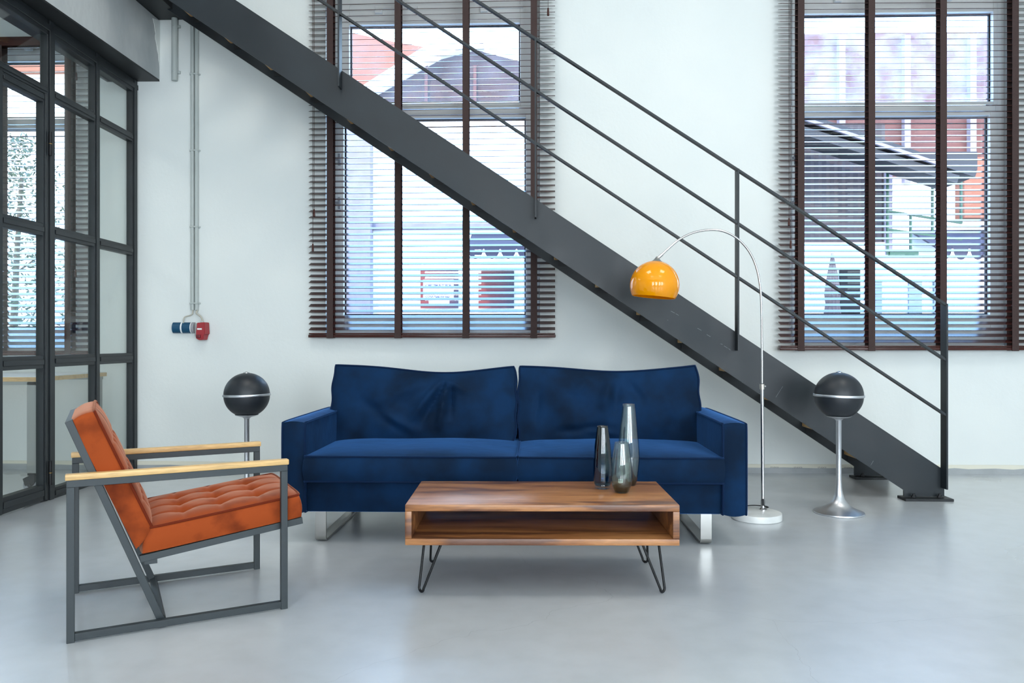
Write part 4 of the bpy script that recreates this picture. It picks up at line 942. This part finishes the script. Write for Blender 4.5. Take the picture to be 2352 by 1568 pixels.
# corrugated shed on posts, with canopy
Y3 = YF - 1.2
shed = empty('corrugated_shed', (onY(1900, 500, Y3).x, Y3, -0.12)); tag(shed, 'brown corrugated shed upper storey outside the right window', 'shed')
a = onY(1700, 380, Y3); b_ = onY(2034, 560, Y3)
n = int((b_.x - a.x) / 0.06); poly = []
for k in range(n + 1): poly.append((a.x + (b_.x - a.x) * k / n, Y3 + (0.02 if k % 2 else 0.0)))
bm = NB(); prism(bm, poly + [(b_.x, Y3 + 0.5), (a.x, Y3 + 0.5)], b_.z, onY(0, 300, Y3).z, 'Z'); obj('corrugated_wall', bm, M_shed, shed, world=True)
bm = NB(); prect(bm, 1700, 556, 2040, 590, Y3 - 0.03, 0.6); obj('fascia', bm, M_fwhite, shed, world=True)
bm = NB(); prect(bm, 2034, 350, 2050, 585, Y3 - 0.05, 0.3); obj('corner_post', bm, M_flilac, shed, world=True)
bm = NB(); prect(bm, 1700, 590, 1860, 900, Y3 + 0.1, 0.3); obj('shed_base', bm, M_fwhite, shed, world=True)
can = empty('metal_canopy', (onY(2100, 400, Y3).x, Y3 - 0.6, 0)); tag(can, 'dark sloping metal canopy outside the right window', 'canopy')
for (x0, y0, x1, y1, w) in ((1700, 232, 2220, 408, 12), (1700, 268, 2180, 420, 16)):
    bm = NB(); p0, p1 = onY(x0, y0, Y3 - 0.6), onY(x1, y1, Y3 - 0.6); bar(bm, p0, p1, 0.5, w * 0.0075); obj('canopy_sheet', bm, M_canopy, can, world=True)
bm = NB(); p0, p1 = onY(1700, 224, Y3 - 0.9), onY(2160, 378, Y3 - 0.9); bar(bm, p0, p1, 0.05, 0.045); obj('canopy_edge', bm, M_flilac, can, world=True)
bm = NB(); prect(bm, 2048, 348, 2245, 392, Y3 + 0.3, 0.1); obj('canopy_back', bm, M_canopy, can, world=True)
# green railing frame
grn = shed
for x, y0, y1 in ((2040, 350, 585), (2093, 492, 580), (2143, 380, 530), (2209, 395, 512)):
    bm = NB(); prect(bm, x - 2, y0, x + 2, y1, Y3 - 0.2, 0.04); obj('railing_post', bm, M_green, grn, world=True)
for (x0, y0, x1, y1) in ((2040, 485, 2209, 512), (2040, 527, 2209, 550)):
    bm = NB(); bar(bm, onY(x0, y0, Y3 - .18), onY(x1, y1, Y3 - .18), 0.04, 0.03); obj('railing_bar', bm, M_green, grn, world=True)
bm = NB(); prect(bm, 2044, 576, 2110, 586, Y3 - 0.22, 0.05); obj('railing_panel', bm, M_green, grn, world=True)
# scalloped awnings
def awning(x0, x1, yt, yb, Y, label):
    a = onY(x0, yt, Y); b_ = onY(x1, yb, Y); w = b_.x - a.x; h = a.z - b_.z
    root = empty('scalloped_awning', ((a.x + b_.x) / 2, Y, b_.z)); tag(root, label, 'awning', 'dark scalloped awnings outside')
    bm = NB(); prism(bm, [(Y - 0.9, b_.z + h * 0.35), (Y, a.z), (Y, a.z - 0.03), (Y - 0.9, b_.z + h * 0.35 - 0.03)], a.x, b_.x, 'X'); obj('canvas', bm, M_awn, root, world=True)
    n = 5
    for k in range(n):
        bm = NB(); c0 = a.x + w * k / n; c1 = a.x + w * (k + 1) / n; zz = b_.z + h * 0.35; pts = [(c0, zz)]
        for i in range(9): t = math.pi * i / 8; pts.append(((c0 + c1) / 2 - (c1 - c0) / 2 * math.cos(t) * 0.98, zz - 0.05 - h * 0.32 * math.sin(t)))
        pts.append((c1, zz)); prism(bm, pts, Y - 0.91, Y - 0.90); sc2 = obj('scallop', bm, M_awn, root, world=True)
        bm = NB(); tube(bm, [(p[0], Y - 0.915, p[1]) for p in pts[1:-1]], 0.012, 6); obj('trim', bm, M_awnb, sc2, world=True)
awning(1084, 1260, 536, 604, YF - 0.006, 'dark scalloped awning visible below the stairs through the left blind')
awning(2088, 2270, 528, 606, Y2 - 0.006, 'dark scalloped awning visible through the right blind')
# advertising boards
def grad_mat(name, c0, c1, x0, x1):
    m = bpy.data.materials.new(name); m.use_nodes = True; t = m.node_tree; b = t.nodes['Principled BSDF']; b.inputs['Roughness'].default_value = 0.7
    tc = t.nodes.new('ShaderNodeTexCoord'); sp = t.nodes.new('ShaderNodeSeparateXYZ'); mr = t.nodes.new('ShaderNodeMapRange'); rp = t.nodes.new('ShaderNodeValToRGB')
    t.links.new(tc.outputs['Object'], sp.inputs[0]); t.links.new(sp.outputs['X'], mr.inputs[0]); mr.inputs['From Min'].default_value = x0; mr.inputs['From Max'].default_value = x1
    rp.color_ramp.elements[0].color = c0; rp.color_ramp.elements[1].color = c1; t.links.new(mr.outputs[0], rp.inputs[0]); t.links.new(rp.outputs[0], b.inputs['Base Color']); return m
YPo = YF - 0.06
def board(x0, y0, x1, y1, label):
    a = onY(x0, y1, YPo); b_ = onY(x1, y0, YPo); root = empty('advertising_board', ((a.x + b_.x) / 2, YPo, a.z)); tag(root, label, 'sign', 'printed boards on the white facade')
    hw = (b_.x - a.x) / 2
    bm = NB(); box(bm, (a.x, YPo - 0.02, a.z), (b_.x, YPo, b_.z)); obj('panel', bm, grad_mat('board_print', srgb(120, 46, 40), srgb(52, 44, 60), -hw, hw), root, world=True)
    return root, a, b_
r1_, a, b_ = board(966, 620, 1053, 708, 'reddish board with white text panel outside the left window')
bm = NB(); c0, c1 = onY(972, 684, YPo - .03), onY(1042, 642, YPo - .03); box(bm, (c0.x, YPo - 0.03, c0.z), (c1.x, YPo - 0.021, c1.z)); obj('text_panel', bm, M_fwhite, r1_, world=True)
bm = NB(); c0, c1 = onY(985, 700, YPo - .03), onY(1032, 688, YPo - .03); box(bm, (c0.x, YPo - 0.03, c0.z), (c1.x, YPo - 0.021, c1.z)); obj('text_panel', bm, M_fwhite, r1_, world=True)
M_txt = mat('lilac_print', srgb(64, 46, 84), 0.8)
for body, x, y in (('Designerbad & Wellness', 976, 656), ('ICONA Badarchitektur', 976, 683)):
    p = onY(x, y, YPo - .032); L_ = Vector(r1_.location)
    text_mesh('lettering', body, 0.046, M_txt, r1_, Matrix.Translation((p.x - L_.x, YPo - 0.0325 - L_.y, p.z - L_.z)) @ Matrix.Rotation(math.pi / 2, 4, 'X'), bold=0.0016)
board(1099, 622, 1181, 708, 'plain red to violet board outside the left window')
# closed parasol
pp = onY(1912, 720, Y2 - 2.0); root = empty('closed_parasol', (pp.x, Y2 - 2.0, -0.12)); tag(root, 'closed taupe parasol standing outside the right window', 'parasol')
zt_ = onY(1912, 608, Y2 - 2.0).z + 0.12
bm = NB(); tube(bm, [(0, 0, 0), (0, 0, zt_ + 0.12 + 0.06)], 0.025, 10); obj('pole', bm, M_flilac, root)
bm = NB(); prof_n = 24; rings = []
for zz, rr in ((zt_ + 0.12, 0.02), (zt_ - 0.15, 0.065), (zt_ - 0.45, 0.10), (zt_ - 0.6, 0.085), (zt_ - 0.95, 0.13)):
    rings.append([bm.verts.new((rr * (1 + 0.22 * (k % 2)) * math.cos(2 * math.pi * k / prof_n), rr * (1 + 0.22 * (k % 2)) * math.sin(2 * math.pi * k / prof_n), zz)) for k in range(prof_n)])
for A, B in zip(rings, rings[1:]):
    for k in range(prof_n): bm.faces.new((A[k], A[(k + 1) % prof_n], B[(k + 1) % prof_n], B[k]))
bm.faces.new(rings[0]); bm.faces.new(rings[-1]); obj('canvas', bm, M_par, root)
# olive tree beyond the office window
tp = onY(30, 700, 9.6); root = empty('olive_tree', (tp.x, 9.6, -0.12)); tag(root, 'olive tree outside, seen through the glass partition', 'tree')
random.seed(11); bm = NB()
tube(bm, smooth_path([(0, 0, 0), (0.03, 0, 0.5), (-0.04, 0.03, 1.0), (0.02, 0, 1.6), (0.05, 0, 2.3), (0.1, 0.02, 3.3)], 5), [0.07 * (1 - 0.026 * k) for k in range(26)], 8); obj('trunk', bm, M_bark, root, smooth=True)
bm = NB()
for k in range(10):
    z0 = random.uniform(0.7, 2.4); an = random.uniform(0, 6.28); l_ = random.uniform(0.4, 0.9)
    tube(bm, smooth_path([(0, 0, z0), (l_ * 0.5 * math.cos(an), l_ * 0.5 * math.sin(an), z0 + 0.25), (l_ * math.cos(an), l_ * math.sin(an), z0 + 0.6)], 3), 0.012, 5)
obj('branches', bm, M_bark, root)
bm = NB()
for k in range(6500):
    z = 0.3 + 3.5 * random.random() ** 1.25; rmax = 1.0 * math.sqrt(max(0.03, 1 - ((z - 1.0) / 2.9) ** 2)); rr = rmax * random.random() ** 0.6; an = random.uniform(0, 6.28)
    c = Vector((rr * math.cos(an), rr * math.sin(an), z)); d = Vector((random.gauss(0, 1), random.gauss(0, 1), random.gauss(0, 0.8))).normalized(); s2 = d.orthogonal().normalized()
    s2 = Matrix.Rotation(random.uniform(0, 6.28), 3, d) @ s2; L_ = random.uniform(0.05, 0.1); w = L_ * 0.16
    vs_ = [bm.verts.new(c), bm.verts.new(c + d * L_ * 0.5 + s2 * w), bm.verts.new(c + d * L_), bm.verts.new(c + d * L_ * 0.5 - s2 * w)]; bm.faces.new(vs_)
lf = obj('leaves', bm, M_leaf, root); lf['kind'] = 'stuff'
# neighbour wall behind the tree
bw = empty('yard_wall', (-12, 14.2, -0.12)); tag(bw, 'pale rose yard building behind the olive tree', 'building')
bm = NB(); box(bm, (-26, 14.2, -0.12), (onY(560, 500, 14.2).x, 14.6, onY(0, 60, 14.2).z)); obj('facade', bm, M_fwhite, bw, world=True)
bm = NB(); a = onY(-300, 118, 14.0); b_ = onY(300, 160, 14.0); box(bm, (a.x, 14.0, b_.z), (b_.x, 14.2, a.z)); obj('eaves_board', bm, M_peach, bw, world=True)
